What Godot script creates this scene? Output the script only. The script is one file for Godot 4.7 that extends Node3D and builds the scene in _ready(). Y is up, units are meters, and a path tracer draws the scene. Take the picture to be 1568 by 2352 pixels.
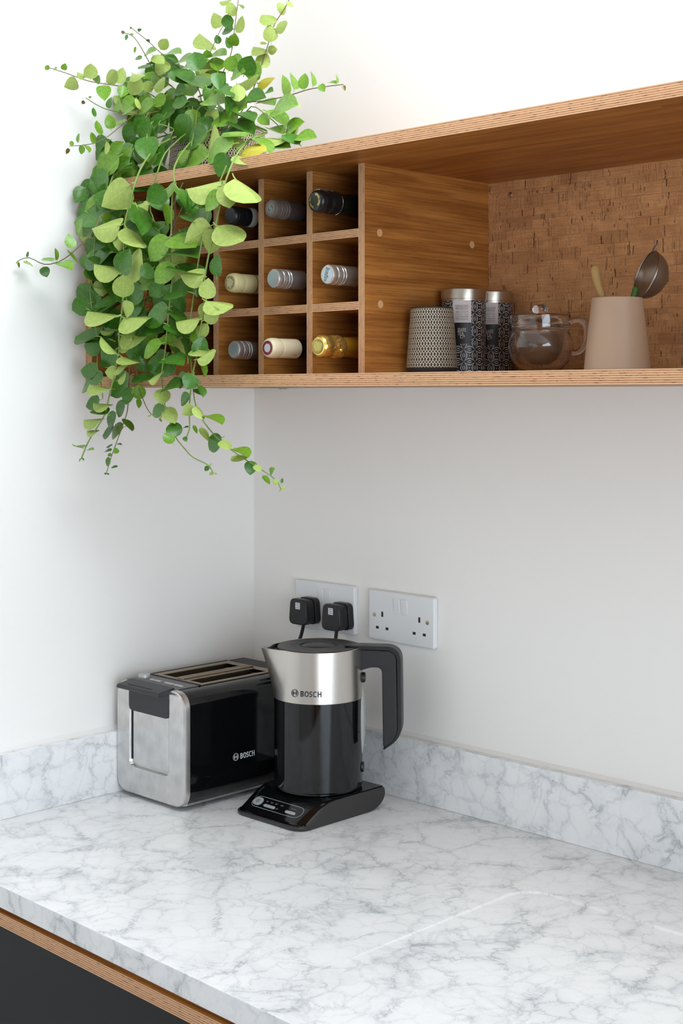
extends Node3D
# A kitchen corner: marble worktop with a toaster and a kettle, plywood wall shelf with a wine rack and a trailing plant.
# World axes: x runs right along the back wall, z comes out of it, y is up; the worktop's surface is y = 0 and the floor y = -0.9.

class Geo:
	var v := PackedVector3Array()
	var t := PackedVector2Array()

	func tri(a: Vector3, b: Vector3, c: Vector3, ua := Vector2.ZERO, ub := Vector2.ZERO, uc := Vector2.ZERO) -> void:
		v.append(a); v.append(b); v.append(c)
		t.append(ua); t.append(ub); t.append(uc)

	func quad(a: Vector3, b: Vector3, c: Vector3, d: Vector3, ua := Vector2(0, 0), ub := Vector2(1, 0), uc := Vector2(1, 1), ud := Vector2(0, 1)) -> void:
		tri(a, b, c, ua, ub, uc)
		tri(a, c, d, ua, uc, ud)

	func add(g: Geo, xf := Transform3D()) -> void:
		for p in g.v:
			v.append(xf * p)
		t.append_array(g.t)

	func rings(rs: Array, caps := true) -> void:
		var m := rs.size()
		for i in m - 1:
			var a: PackedVector3Array = rs[i]
			var b: PackedVector3Array = rs[i + 1]
			var n := a.size()
			var v0 := float(i) / (m - 1)
			var v1 := float(i + 1) / (m - 1)
			for j in n:
				var k := (j + 1) % n
				var u0 := float(j) / n
				var u1 := float(j + 1) / n
				quad(a[j], a[k], b[k], b[j], Vector2(u0, v0), Vector2(u1, v0), Vector2(u1, v1), Vector2(u0, v1))
		if caps:
			for e in 2:
				var r: PackedVector3Array = rs[0] if e == 0 else rs[m - 1]
				var mid := Vector3.ZERO
				for p in r:
					mid += p / r.size()
				for j in r.size():
					var k := (j + 1) % r.size()
					if e == 0:
						tri(mid, r[k], r[j])
					else:
						tri(mid, r[j], r[k])

	func lathe(prof: Array, seg := 32, xf := Transform3D(), caps := true) -> void:
		var rs := []
		for p in prof:
			var ring := PackedVector3Array()
			for j in seg:
				var q := TAU * j / seg
				ring.append(xf * Vector3(p.x * cos(q), p.y, -p.x * sin(q)))
			rs.append(ring)
		rings(rs, caps)

	func tube(path: Array, radii, seg := 8, caps := true) -> void:
		var rs := []
		var up := Vector3.ZERO
		for i in path.size():
			var d: Vector3 = (path[mini(i + 1, path.size() - 1)] - path[maxi(i - 1, 0)]).normalized()
			if i == 0:
				up = d.cross(Vector3(0.31, 0.9, 0.17)).normalized()
			up = (up - d * up.dot(d)).normalized()
			var side := d.cross(up)
			var r: float = radii[i] if radii is Array or radii is PackedFloat32Array else radii
			var ring := PackedVector3Array()
			for j in seg:
				var q := TAU * j / seg
				ring.append(path[i] + (up * cos(q) + side * sin(q)) * r)
			rs.append(ring)
		rings(rs, caps)

	# an outline in x, y pushed along z, its two faces bevelled
	func prism(poly: PackedVector2Array, z0: float, z1: float, bev := 0.0, xf := Transform3D()) -> void:
		var inner := Geo.inset(poly, bev) if bev > 0.0 else poly
		while bev > 0.0001 and Geometry2D.triangulate_polygon(inner).is_empty():
			bev *= 0.6
			inner = Geo.inset(poly, bev)
		var levels := [[inner, z0], [inner, z1]]
		if bev > 0.0:
			var mid := Geo.inset(poly, bev * 0.3)
			levels = [[inner, z0], [mid, z0 + bev * 0.3], [poly, z0 + bev], [poly, z1 - bev], [mid, z1 - bev * 0.3], [inner, z1]]
		var rs := []
		for l in levels:
			var ring := PackedVector3Array()
			for p in l[0]:
				ring.append(xf * Vector3(p.x, p.y, l[1]))
			rs.append(ring)
		rings(rs, false)
		var ids := Geometry2D.triangulate_polygon(inner)
		for i in range(0, ids.size(), 3):
			var a := inner[ids[i]]
			var b := inner[ids[i + 1]]
			var c := inner[ids[i + 2]]
			if (b - a).cross(c - a) < 0.0:
				var s := b
				b = c
				c = s
			tri(xf * Vector3(a.x, a.y, z1), xf * Vector3(b.x, b.y, z1), xf * Vector3(c.x, c.y, z1), a, b, c)
			tri(xf * Vector3(a.x, a.y, z0), xf * Vector3(c.x, c.y, z0), xf * Vector3(b.x, b.y, z0), a, c, b)

	func box(lo: Vector3, hi: Vector3, bev := 0.0) -> void:
		var s := hi - lo
		prism(Geo.rrect(s.x, s.y, minf(bev, 0.45 * minf(s.x, s.y)), 2 if bev > 0.0 else 0), -s.z / 2, s.z / 2, minf(bev, 0.45 * s.z), Transform3D(Basis(), (lo + hi) / 2))

	static func inset(poly: PackedVector2Array, d: float) -> PackedVector2Array:
		var out := PackedVector2Array()
		var n := poly.size()
		for i in n:
			var e0 := (poly[i] - poly[(i + n - 1) % n]).normalized()
			var e1 := (poly[(i + 1) % n] - poly[i]).normalized()
			var n0 := Vector2(-e0.y, e0.x)
			var n1 := Vector2(-e1.y, e1.x)
			var m := (n0 + n1).normalized()
			out.append(poly[i] + m * d / maxf(0.35, m.dot(n0)))
		return out

	# an anticlockwise rounded rectangle about the origin
	static func rrect(w: float, h: float, r: float, n := 4) -> PackedVector2Array:
		var out := PackedVector2Array()
		for k in 4:
			var c := Vector2((w / 2 - r) * [1, -1, -1, 1][k], (h / 2 - r) * [1, 1, -1, -1][k])
			for i in n + 1:
				var q := PI / 2 * (k + (float(i) / n if n > 0 else 0.5))
				out.append(c + Vector2(cos(q), sin(q)) * r)
		return out

	# a closed outline through the given points, each corner rounded by its own radius (x, y, radius)
	static func rounded(points: Array, n := 5) -> PackedVector2Array:
		var out := PackedVector2Array()
		for i in points.size():
			var p := Vector2(points[i].x, points[i].y)
			var a: Vector3 = points[(i + points.size() - 1) % points.size()]
			var b: Vector3 = points[(i + 1) % points.size()]
			var da := (Vector2(a.x, a.y) - p).normalized()
			var db := (Vector2(b.x, b.y) - p).normalized()
			var r: float = points[i].z
			if r <= 0.0:
				out.append(p)
				continue
			for k in n + 1:
				var s := float(k) / n
				out.append((p + da * r).lerp(p, s).lerp(p.lerp(p + db * r, s), s))
		return out

	# normals are averaged over faces that meet at less than the crease angle; closed shapes are turned outside out
	func into(m: ArrayMesh, mat: Material, crease := 40.0, closed := true) -> ArrayMesh:
		var n := v.size() / 3
		var face := PackedVector3Array()
		var keep := PackedInt32Array()
		var volume := 0.0
		var at := {}
		face.resize(n)
		for i in n:
			var a := v[i * 3]
			var c := (v[i * 3 + 1] - a).cross(v[i * 3 + 2] - a)
			if c.length_squared() < 1e-20:
				continue
			volume += a.dot(v[i * 3 + 1].cross(v[i * 3 + 2]))
			face[i] = c
			keep.append(i)
			for k in 3:
				var key := Vector3i((v[i * 3 + k] * 50000.0).round())
				if at.has(key):
					at[key].append(i)
				else:
					at[key] = [i]
		var sgn := -1.0 if closed and volume < 0.0 else 1.0
		var limit := cos(deg_to_rad(crease))
		var ov := PackedVector3Array()
		var on := PackedVector3Array()
		var ot := PackedVector2Array()
		for i in keep:
			var f := face[i]
			var fl := f.length()
			for k in ([0, 2, 1] if sgn > 0.0 else [0, 1, 2]):
				var p := v[i * 3 + k]
				var sum := Vector3.ZERO
				for j in at[Vector3i((p * 50000.0).round())]:
					var g: Vector3 = face[j]
					if g.dot(f) >= limit * fl * g.length():
						sum += g
				ov.append(p)
				on.append(sum.normalized() * sgn)
				ot.append(t[i * 3 + k])
		var arrays := []
		arrays.resize(Mesh.ARRAY_MAX)
		arrays[Mesh.ARRAY_VERTEX] = ov
		arrays[Mesh.ARRAY_NORMAL] = on
		arrays[Mesh.ARRAY_TEX_UV] = ot
		m.add_surface_from_arrays(Mesh.PRIMITIVE_TRIANGLES, arrays)
		m.surface_set_material(m.get_surface_count() - 1, mat)
		return m


var M := {}
var taken := {}


func numbered(called: String) -> String:
	taken[called] = taken.get(called, -1) + 1
	return called if taken[called] == 0 else "%s_%03d" % [called, taken[called]]


func tag(o: Node, label: String, category: String, group := "") -> Node:
	o.set_meta("label", label)
	o.set_meta("category", category)
	if group:
		o.set_meta("group", group)
	return o


func thing(called: String, label: String, category: String, at := Vector3.ZERO, turn := 0.0, group := "") -> Node3D:
	var o := Node3D.new()
	o.name = numbered(called)
	add_child(o)
	o.position = at
	o.rotation.y = turn
	tag(o, label, category, group)
	return o


func part(called: String, g: Geo, mat: Material, parent: Node = null, crease := 40.0, label := "") -> MeshInstance3D:
	return place(called, g.into(ArrayMesh.new(), mat, crease), parent, label)


func place(called: String, mesh: Mesh, parent: Node = null, label := "") -> MeshInstance3D:
	var o := MeshInstance3D.new()
	o.name = called if parent else numbered(called)
	o.mesh = mesh
	(parent if parent else self).add_child(o, true)
	if label:
		o.set_meta("label", label)
	return o


func struct(o: Node) -> Node:
	o.set_meta("kind", "structure")
	return o


func col(r: float, g: float, b: float) -> Color:
	return Color(r / 255.0, g / 255.0, b / 255.0)


func mat(c: Color, rough := 0.5, metal := 0.0) -> StandardMaterial3D:
	var m := StandardMaterial3D.new()
	m.albedo_color = c
	m.roughness = rough
	m.metallic = metal
	return m


func textured(im: Image, rough := 0.5, triplanar := 0.0, offset := Vector3.ZERO) -> StandardMaterial3D:
	var m := mat(Color.WHITE, rough)
	m.albedo_texture = ImageTexture.create_from_image(im)
	if triplanar > 0.0:
		m.uv1_triplanar = true
		m.uv1_world_triplanar = true
		m.uv1_triplanar_sharpness = 20.0
		m.uv1_scale = Vector3.ONE / triplanar
		m.uv1_offset = offset
	return m


func noise(kind: int, freq: float, seed_: int, octaves := 1, warp := 0.0) -> FastNoiseLite:
	var n := FastNoiseLite.new()
	n.noise_type = kind
	n.seed = seed_
	n.frequency = freq
	n.fractal_type = FastNoiseLite.FRACTAL_FBM if octaves > 1 else FastNoiseLite.FRACTAL_NONE
	n.fractal_octaves = octaves
	if warp > 0.0:
		n.domain_warp_enabled = true
		n.domain_warp_amplitude = warp
		n.domain_warp_frequency = freq * 0.7
		n.domain_warp_fractal_octaves = 3
	return n


func bytes(n: FastNoiseLite, w: int, h: int, to_w := 0, to_h := 0) -> PackedByteArray:
	var im := n.get_image(w, h, false, false, true)
	im.convert(Image.FORMAT_L8)
	if to_w > 0:
		im.resize(to_w, to_h, Image.INTERPOLATE_CUBIC)
	return im.get_data()


func marble_image() -> Image:
	var s := 2048
	var big := noise(FastNoiseLite.TYPE_CELLULAR, 0.0070, 11, 1, 90.0)
	big.domain_warp_frequency = 0.009
	var small := noise(FastNoiseLite.TYPE_CELLULAR, 0.020, 5, 1, 42.0)
	small.domain_warp_frequency = 0.02
	var wide := noise(FastNoiseLite.TYPE_CELLULAR, 0.0034, 23, 1, 230.0)
	wide.domain_warp_frequency = 0.005
	for n in [big, small, wide]:
		n.cellular_return_type = FastNoiseLite.RETURN_DISTANCE2_SUB
		n.domain_warp_fractal_octaves = 4
	var a := bytes(big, s, s)
	var b := bytes(small, s, s)
	var w := bytes(wide, s, s)
	var cloud := bytes(noise(FastNoiseLite.TYPE_SIMPLEX_SMOOTH, 0.005, 3, 5), s, s)
	var mask := bytes(noise(FastNoiseLite.TYPE_SIMPLEX_SMOOTH, 0.012, 8, 3), s / 2, s / 2, s, s)
	var speck := bytes(noise(FastNoiseLite.TYPE_SIMPLEX_SMOOTH, 0.07, 14, 4), s, s)
	var va := PackedFloat32Array()
	var vb := PackedFloat32Array()
	var vw := PackedFloat32Array()
	var vc := PackedFloat32Array()
	var vs := PackedFloat32Array()
	var vm := PackedFloat32Array()
	for i in 256:
		var x := i / 255.0
		va.append(0.40 * exp(-x * 46.0) + 0.16 * exp(-x * 9.0))
		vb.append(0.34 * exp(-x * 30.0) + 0.12 * exp(-x * 7.0))
		vw.append(0.36 * exp(-x * 90.0) + 0.14 * exp(-x * 16.0))
		vc.append(0.10 * smoothstep(0.5, 0.85, x))
		vs.append(0.30 * smoothstep(0.72, 0.92, x))
		vm.append(smoothstep(0.28, 0.78, x))
	var out := PackedByteArray()
	out.resize(s * s * 3)
	for i in s * s:
		var k := vm[mask[i]]
		var c := cloud[i] / 255.0
		var d := va[a[i]] * (0.25 + k) + vb[b[i]] * c * (1.35 - k) + vw[w[i]] * (0.3 + 0.8 * c) + vc[cloud[i]] + vs[speck[i]] * k * c
		d = clampf(d * 0.70, 0.0, 1.0)
		out[i * 3] = int(241.0 - 128.0 * d)
		out[i * 3 + 1] = int(241.0 - 119.0 * d)
		out[i * 3 + 2] = int(240.0 - 112.0 * d)
	return Image.create_from_data(s, s, false, Image.FORMAT_RGB8, out)


# long streaks along u, fine pores and slow bands: flat-sawn oak veneer
func oak_image(light: Color, dark: Color, seed_: int) -> Image:
	var s := 1024
	var band := bytes(noise(FastNoiseLite.TYPE_SIMPLEX_SMOOTH, 0.018, seed_, 3, 22.0), 110, s, s, s)
	var streak := bytes(noise(FastNoiseLite.TYPE_SIMPLEX_SMOOTH, 0.13, seed_ + 1, 3), 16, s, s, s)
	var pore := bytes(noise(FastNoiseLite.TYPE_SIMPLEX_SMOOTH, 0.5, seed_ + 2, 2), 36, s, s, s)
	var out := PackedByteArray()
	out.resize(s * s * 3)
	for i in s * s:
		var d := 0.45 * (band[i] / 255.0) + 0.4 * (streak[i] / 255.0) + 0.15 * (pore[i] / 255.0)
		d = clampf((d - 0.28) * 2.1, 0.0, 1.0)
		if pore[i] > 200:
			d = minf(1.0, d + 0.22)
		out[i * 3] = int(lerpf(light.r, dark.r, d) * 255.0)
		out[i * 3 + 1] = int(lerpf(light.g, dark.g, d) * 255.0)
		out[i * 3 + 2] = int(lerpf(light.b, dark.b, d) * 255.0)
	return Image.create_from_data(s, s, false, Image.FORMAT_RGB8, out)


# the cut edge of birch plywood: pale plies between brown ones, dark core gaps here and there
func ply_image() -> Image:
	var w := 1024
	var h := 104
	var rng := RandomNumberGenerator.new()
	rng.seed = 77
	var grain := bytes(noise(FastNoiseLite.TYPE_SIMPLEX_SMOOTH, 0.09, 9, 3), 256, h, w, h)
	var fleck := bytes(noise(FastNoiseLite.TYPE_SIMPLEX_SMOOTH, 0.035, 31, 3), 512, h, w, h)
	var im := Image.create(w, h, false, Image.FORMAT_RGB8)
	var tint := []
	for k in 14:
		tint.append(rng.randf_range(-0.05, 0.05))
	for y in h:
		var band := y * 13.0 / h
		var k := int(band)
		var edge := absf(band - k - 0.5) * 2.0
		for x in w:
			var g := grain[y * w + x] / 255.0 - 0.5
			var c: Color
			if k % 2 == 0:
				c = Color(0.95, 0.85, 0.71).darkened(0.06 * absf(g) + maxf(0.0, tint[k]))
				c = c.lerp(Color(0.76, 0.58, 0.45), smoothstep(0.45, 1.0, edge))
			else:
				c = Color(0.77 + 0.16 * g + tint[k], 0.575 + 0.15 * g + tint[k], 0.435 + 0.12 * g + tint[k])
				c = c.lerp(Color(0.47, 0.30, 0.21), smoothstep(0.62, 0.84, fleck[y * w + x] / 255.0) * 0.65)
			im.set_pixel(x, y, c)
	for i in 9:
		var k := 2 * rng.randi_range(0, 5) + 1
		im.fill_rect(Rect2i(rng.randi_range(0, w - 30), int((k + 0.2) * h / 13.0), rng.randi_range(6, 34), 3), Color(0.30, 0.18, 0.12))
	return im


# cork veneer: thin horizontal layers crossed by short dark vertical fissures
func cork_image() -> Image:
	var w := 1280
	var h := 1280
	var rng := RandomNumberGenerator.new()
	rng.seed = 4
	var layer := bytes(noise(FastNoiseLite.TYPE_SIMPLEX_SMOOTH, 0.22, 41, 3), 50, h, w, h)
	var blot := bytes(noise(FastNoiseLite.TYPE_SIMPLEX_SMOOTH, 0.010, 42, 4), w, h)
	var fine := bytes(noise(FastNoiseLite.TYPE_SIMPLEX_SMOOTH, 0.30, 43, 2), 400, h, w, h)
	var out := PackedByteArray()
	out.resize(w * h * 3)
	for i in w * h:
		var d := 0.42 * (layer[i] / 255.0 - 0.5) + 0.40 * (blot[i] / 255.0 - 0.5) + 0.28 * (fine[i] / 255.0 - 0.5)
		out[i * 3] = int(clampf(0.81 - 0.30 * d, 0.0, 1.0) * 255.0)
		out[i * 3 + 1] = int(clampf(0.592 - 0.30 * d, 0.0, 1.0) * 255.0)
		out[i * 3 + 2] = int(clampf(0.39 - 0.25 * d, 0.0, 1.0) * 255.0)
	var im := Image.create_from_data(w, h, false, Image.FORMAT_RGB8, out)
	im.convert(Image.FORMAT_RGBA8)
	var y := 0
	while y < h:
		var rows := rng.randi_range(16, 42)
		for k in rng.randi_range(1, 4):
			var sheet := Image.create(rng.randi_range(60, 320), rows, false, Image.FORMAT_RGBA8)
			sheet.fill(Color(0.40, 0.24, 0.14, rng.randf_range(0.04, 0.18)) if rng.randf() < 0.6 else Color(0.88, 0.66, 0.46, 0.18))
			im.blend_rect(sheet, Rect2i(Vector2i.ZERO, sheet.get_size()), Vector2i(rng.randi_range(0, w - 60), y))
		var x := 0
		while x < w:
			# fissures come in loose clusters
			var busy := rng.randi_range(3, 11)
			var gap := rng.randi_range(3, 14)
			for k in busy:
				x += rng.randi_range(2, gap + 4)
				var l := rng.randi_range(5, rows + 3)
				var yy := y + rng.randi_range(0, maxi(0, rows - l))
				var thick := 1 if rng.randf() < 0.72 else rng.randi_range(2, 4)
				var dark := rng.randf_range(0.2, 0.9)
				var at := x
				while l > 0:
					var bit := Image.create(thick, mini(l, rng.randi_range(4, 12)), false, Image.FORMAT_RGBA8)
					bit.fill(Color(0.22, 0.12, 0.075, dark * rng.randf_range(0.5, 1.0)))
					im.blend_rect(bit, Rect2i(Vector2i.ZERO, bit.get_size()), Vector2i(at, yy))
					l -= bit.get_height()
					yy += bit.get_height()
					at += rng.randi_range(-1, 1)
				if rng.randf() < 0.03:
					var knot := Image.create(rng.randi_range(2, 4), rng.randi_range(2, 5), false, Image.FORMAT_RGBA8)
					knot.fill(Color(0.17, 0.095, 0.06, 0.75))
					im.blend_rect(knot, Rect2i(Vector2i.ZERO, knot.get_size()), Vector2i(at, yy))
			x += rng.randi_range(4, 60)
		for k in 3:
			var seam := Image.create(rng.randi_range(60, 400), 1, false, Image.FORMAT_RGBA8)
			seam.fill(Color(0.28, 0.16, 0.1, rng.randf_range(0.15, 0.45)))
			im.blend_rect(seam, Rect2i(Vector2i.ZERO, seam.get_size()), Vector2i(rng.randi_range(0, w - 60), y))
		y += rows
	return im


# the tins' printed pattern: one period of eyes, stars and crossing petals, white on near black
func petal_image() -> Image:
	var s := 256
	var im := Image.create(s, s, false, Image.FORMAT_RGB8)
	for y in s:
		for x in s:
			var p := Vector2(float(x) / s, float(y) / s)
			var on := false
			# two eyes a period: one upright, one lying
			for e in [[Vector2(0.5, 0.0), true], [Vector2(0.5, 1.0), true], [Vector2(0.0, 0.5), false], [Vector2(1.0, 0.5), false]]:
				var d: Vector2 = p - e[0]
				if not e[1]:
					d = Vector2(d.y, d.x)
				var lens := absf(d.x) / 0.5 + (absf(d.y) / 0.27) * (absf(d.y) / 0.27) * 1.0
				lens = absf(d.y) / (0.25 * maxf(0.001, 1.0 - pow(absf(d.x) / 0.5, 1.6)))
				if absf(d.x) < 0.5 and lens < 1.22 and lens > 0.94:
					on = true
				var eye := absf(d.y) / (0.13 * maxf(0.001, 1.0 - pow(absf(d.x) / 0.21, 1.5)))
				if absf(d.x) < 0.21 and eye < 1.0 and eye > 0.5:
					on = true
			for c in [Vector2(0.5, 0.5)]:
				var d: Vector2 = (p - c).abs()
				if sqrt(d.x / 0.1) + sqrt(d.y / 0.1) < 1.0 or maxf(d.x, d.y) < 0.022:
					on = true
			im.set_pixel(x, y, Color(0.86, 0.85, 0.84) if on else Color(0.10, 0.10, 0.105))
	return im


# the pale net of scratched diamonds on the dark pots
func lattice_image() -> Image:
	var w := 128
	var h := 256
	var wob := bytes(noise(FastNoiseLite.TYPE_SIMPLEX_SMOOTH, 0.012, 61, 1), w, h)
	var im := Image.create(w, h, false, Image.FORMAT_RGB8)
	for y in h:
		for x in w:
			var u := 2.0 * x / w
			var q := 2.0 * y / h
			var k := (wob[y * w + x] / 255.0 - 0.5) * 0.16
			var a := absf(fposmod(u + 0.5 * sin(PI * q) + k + 0.5, 1.0) - 0.5)
			var b := absf(fposmod(u - 0.5 * sin(PI * q) + k + 0.5, 1.0) - 0.5)
			var on := 1.0 - smoothstep(0.11, 0.18, minf(a, b))
			im.set_pixel(x, y, Color(0.175, 0.165, 0.16).lerp(Color(0.83, 0.78, 0.68), on))
	return im


# leaf print: a pale midrib, faint side veins and mottling; multiplies the leaf's own green
func leaf_image(contrast: float) -> Image:
	var w := 192
	var h := 128
	var spots := bytes(noise(FastNoiseLite.TYPE_SIMPLEX_SMOOTH, 0.035, 51, 3), w, h)
	var im := Image.create(w, h, false, Image.FORMAT_RGB8)
	for y in h:
		for x in w:
			var s := float(x) / w
			var c := 2.0 * y / h - 1.0
			var d := contrast * (spots[y * w + x] / 255.0 - 0.5)
			var rib := exp(-c * c * 900.0 / (1.2 - s))
			var side := absf(fposmod(s * 5.0 - absf(c) * 1.5, 1.0) - 0.5)
			rib = maxf(rib, 0.32 * exp(-side * side * 900.0))
			var b := 0.90 + d
			im.set_pixel(x, y, Color(clampf(b + 0.10 * rib, 0, 1), clampf(b + 0.09 * rib, 0, 1), clampf(b + 0.05 * rib, 0, 1)))
	return im


# fine upright brushing with faint blotches
func brushed_image() -> Image:
	var s := 512
	var line := bytes(noise(FastNoiseLite.TYPE_SIMPLEX_SMOOTH, 0.35, 81, 3), s, 12, s, s)
	var blot := bytes(noise(FastNoiseLite.TYPE_SIMPLEX_SMOOTH, 0.012, 82, 3), s, s)
	var out := PackedByteArray()
	out.resize(s * s)
	for i in s * s:
		out[i] = int(clampf(0.90 + 0.06 * (line[i] / 255.0 - 0.5) + 0.10 * (blot[i] / 255.0 - 0.5), 0.0, 1.0) * 255.0)
	var im := Image.create_from_data(s, s, false, Image.FORMAT_L8, out)
	im.convert(Image.FORMAT_RGB8)
	return im


func window_light(at: Vector3, size: Vector2, towards: Vector3, c: Color, energy: float, called: String) -> void:
	var l := AreaLight3D.new()
	l.name = called
	l.area_size = size
	l.area_normalize_energy = false
	l.light_color = c
	l.light_energy = energy
	l.shadow_enabled = true
	l.area_range = 12.0
	add_child(l)
	l.look_at_from_position(at, at + towards, Vector3(0.31, 0.87, 0.4).normalized() if absf(towards.y) < 0.9 else Vector3.RIGHT)


func _ready() -> void:
	var cam := Camera3D.new()
	cam.name = "camera"
	cam.projection = Camera3D.PROJECTION_FRUSTUM
	cam.near = 0.05
	cam.far = 60.0
	cam.size = 2.0 * cam.near * 1176.0 / 3254.0
	cam.frustum_offset = Vector2(0, -cam.near * 270.0 / 3254.0)
	add_child(cam)
	cam.look_at_from_position(Vector3(1.9973, 0.6818, 1.7976), Vector3(1.9973 - 0.70063, 0.6818, 1.7976 - 0.71353))
	cam.current = true

	var sky := ProceduralSkyMaterial.new()
	sky.sky_top_color = Color(0.74, 0.84, 0.96)
	sky.sky_horizon_color = Color(0.86, 0.91, 0.97)
	sky.ground_bottom_color = Color(0.36, 0.34, 0.31)
	sky.ground_horizon_color = Color(0.5, 0.49, 0.46)
	sky.sky_energy_multiplier = 1.2
	sky.energy_multiplier = 1.0
	var env := Environment.new()
	env.background_mode = Environment.BG_SKY
	env.sky = Sky.new()
	env.sky.sky_material = sky
	env.tonemap_mode = Environment.TONE_MAPPER_LINEAR
	env.tonemap_exposure = 0.80
	env.sdfgi_enabled = true
	env.ssao_enabled = true
	env.ssil_enabled = true
	var world := WorldEnvironment.new()
	world.name = "environment"
	world.environment = env
	add_child(world)

	# daylight: a long roof light over the worktop and the glazed doors at the far end of the room
	window_light(Vector3(1.01, 1.84, 0.37), Vector2(1.6, 0.56), Vector3.DOWN, Color(0.94, 0.97, 1.0), 4.5, "roof_light_daylight")
	window_light(Vector3(4.23, 0.25, 2.35), Vector2(2.6, 2.1), Vector3(-1, 0, 0), Color(0.885, 0.945, 1.0), 2.3, "garden_door_daylight")
	window_light(Vector3(1.3, 0.70, 3.83), Vector2(1.6, 1.1), Vector3(0, 0, -1), Color(0.94, 0.97, 1.0), 0.2, "side_window_daylight")

	make_materials()
	build_room()
	build_worktop()
	build_far_side()
	build_shelf()
	object_materials()
	build_bottles()
	build_shelf_things()
	build_sockets()
	build_toaster()
	build_kettle()
	build_plant()


func make_materials() -> void:
	M.paint = mat(col(246, 243, 238), 0.75)
	M.white_gloss = mat(col(236, 236, 235), 0.25)
	M.bead = mat(col(240, 238, 235), 0.4)
	M.floor = textured(oak_image(Color(0.46, 0.36, 0.27), Color(0.33, 0.25, 0.18), 71), 0.5, 0.9)
	M.marble = textured(marble_image(), 0.22, 1.35, Vector3(0.13, 0.31, 0.07))
	M.oak = textured(oak_image(Color(0.765, 0.52, 0.25), Color(0.56, 0.335, 0.14), 21), 0.42, 0.55)
	M.ply = textured(ply_image(), 0.6)
	M.ply.albedo_color = Color(0.95, 0.89, 0.82)
	M.cork = textured(cork_image(), 0.85, 0.62, Vector3(0.1, 0.2, 0))
	M.laminate = mat(col(14, 13, 12), 0.65)
	M.plug = mat(col(226, 178, 128), 0.55)
	M.steel = mat(Color(0.72, 0.71, 0.69), 0.28, 1.0)
	M.glass_pane = mat(Color(1, 1, 1, 0.04), 0.02)
	M.glass_pane.transparency = BaseMaterial3D.TRANSPARENCY_ALPHA
	M.frame = mat(col(60, 62, 64), 0.4)


func slab(lo: Vector3, hi: Vector3) -> Geo:
	var g := Geo.new()
	g.box(lo, hi)
	return g


# a wall or ceiling in the plane of two axes with one rectangular opening, built of four slabs in one mesh
func pierced(lo: Vector3, hi: Vector3, olo: Vector3, ohi: Vector3, axis: int) -> Geo:
	var g := Geo.new()
	var a := (axis + 1) % 3
	var b := (axis + 2) % 3
	for k in 4:
		var l := lo
		var h := hi
		if k == 0: h[a] = olo[a]
		if k == 1: l[a] = ohi[a]
		if k > 1:
			l[a] = olo[a]
			h[a] = ohi[a]
		if k == 2: h[b] = olo[b]
		if k == 3: l[b] = ohi[b]
		g.box(l, h)
	return g


func build_room() -> void:
	var x1 := 4.3
	var z1 := 3.9
	struct(part("floor", slab(Vector3(-0.15, -1.0, -0.15), Vector3(x1 + 0.15, -0.9, z1 + 0.15)), M.floor))
	struct(part("wall_back", slab(Vector3(-0.15, -0.9, -0.15), Vector3(x1 + 0.15, 1.85, 0)), M.paint))
	struct(part("wall_left", slab(Vector3(-0.15, -0.9, 0), Vector3(0, 1.85, z1)), M.paint))
	struct(part("wall_right", pierced(Vector3(x1, -0.9, 0), Vector3(x1 + 0.15, 1.85, z1), Vector3(x1, -0.8, 1.05), Vector3(x1 + 0.15, 1.3, 3.65), 0), M.paint))
	struct(part("wall_front", pierced(Vector3(-0.15, -0.9, z1), Vector3(x1 + 0.15, 1.85, z1 + 0.15), Vector3(0.5, 0.15, z1), Vector3(2.1, 1.25, z1 + 0.15), 2), M.paint))
	struct(part("ceiling", pierced(Vector3(-0.15, 1.85, -0.15), Vector3(x1 + 0.15, 2.1, z1 + 0.15), Vector3(0.21, 1.85, 0.09), Vector3(1.81, 2.1, 0.65), 1), M.paint))
	for w in [["window_1", Vector3(0.21, 2.02, 0.09), Vector3(1.81, 2.06, 0.65), 1], ["window_2", Vector3(x1 + 0.05, -0.8, 1.05), Vector3(x1 + 0.09, 1.3, 3.65), 0], ["window_3", Vector3(0.5, 0.15, z1 + 0.05), Vector3(2.1, 1.25, z1 + 0.09), 2]]:
		var o := Node3D.new()
		o.name = w[0]
		add_child(o)
		struct(o)
		var lo: Vector3 = w[1]
		var hi: Vector3 = w[2]
		var g := pierced(lo, hi, lo + Vector3(0.05, 0.05, 0.05), hi - Vector3(0.05, 0.05, 0.05), w[3])
		var along := 2 if w[3] == 0 else 0
		var mid := (lo[along] + hi[along]) / 2
		var bl := lo
		var bh := hi
		bl[along] = mid - 0.03
		bh[along] = mid + 0.03
		g.box(bl, bh)
		part("window_frame", g, M.frame, o)
		for k in 2:
			var l := lo + Vector3(0.05, 0.05, 0.05)
			var h := hi - Vector3(0.05, 0.05, 0.05)
			if k == 0:
				h[along] = mid - 0.03
			else:
				l[along] = mid + 0.03
			var c: float = (lo[w[3]] + hi[w[3]]) / 2
			l[w[3]] = c - 0.003
			h[w[3]] = c + 0.003
			part("pane", slab(l, h), M.glass_pane, o)


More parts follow.
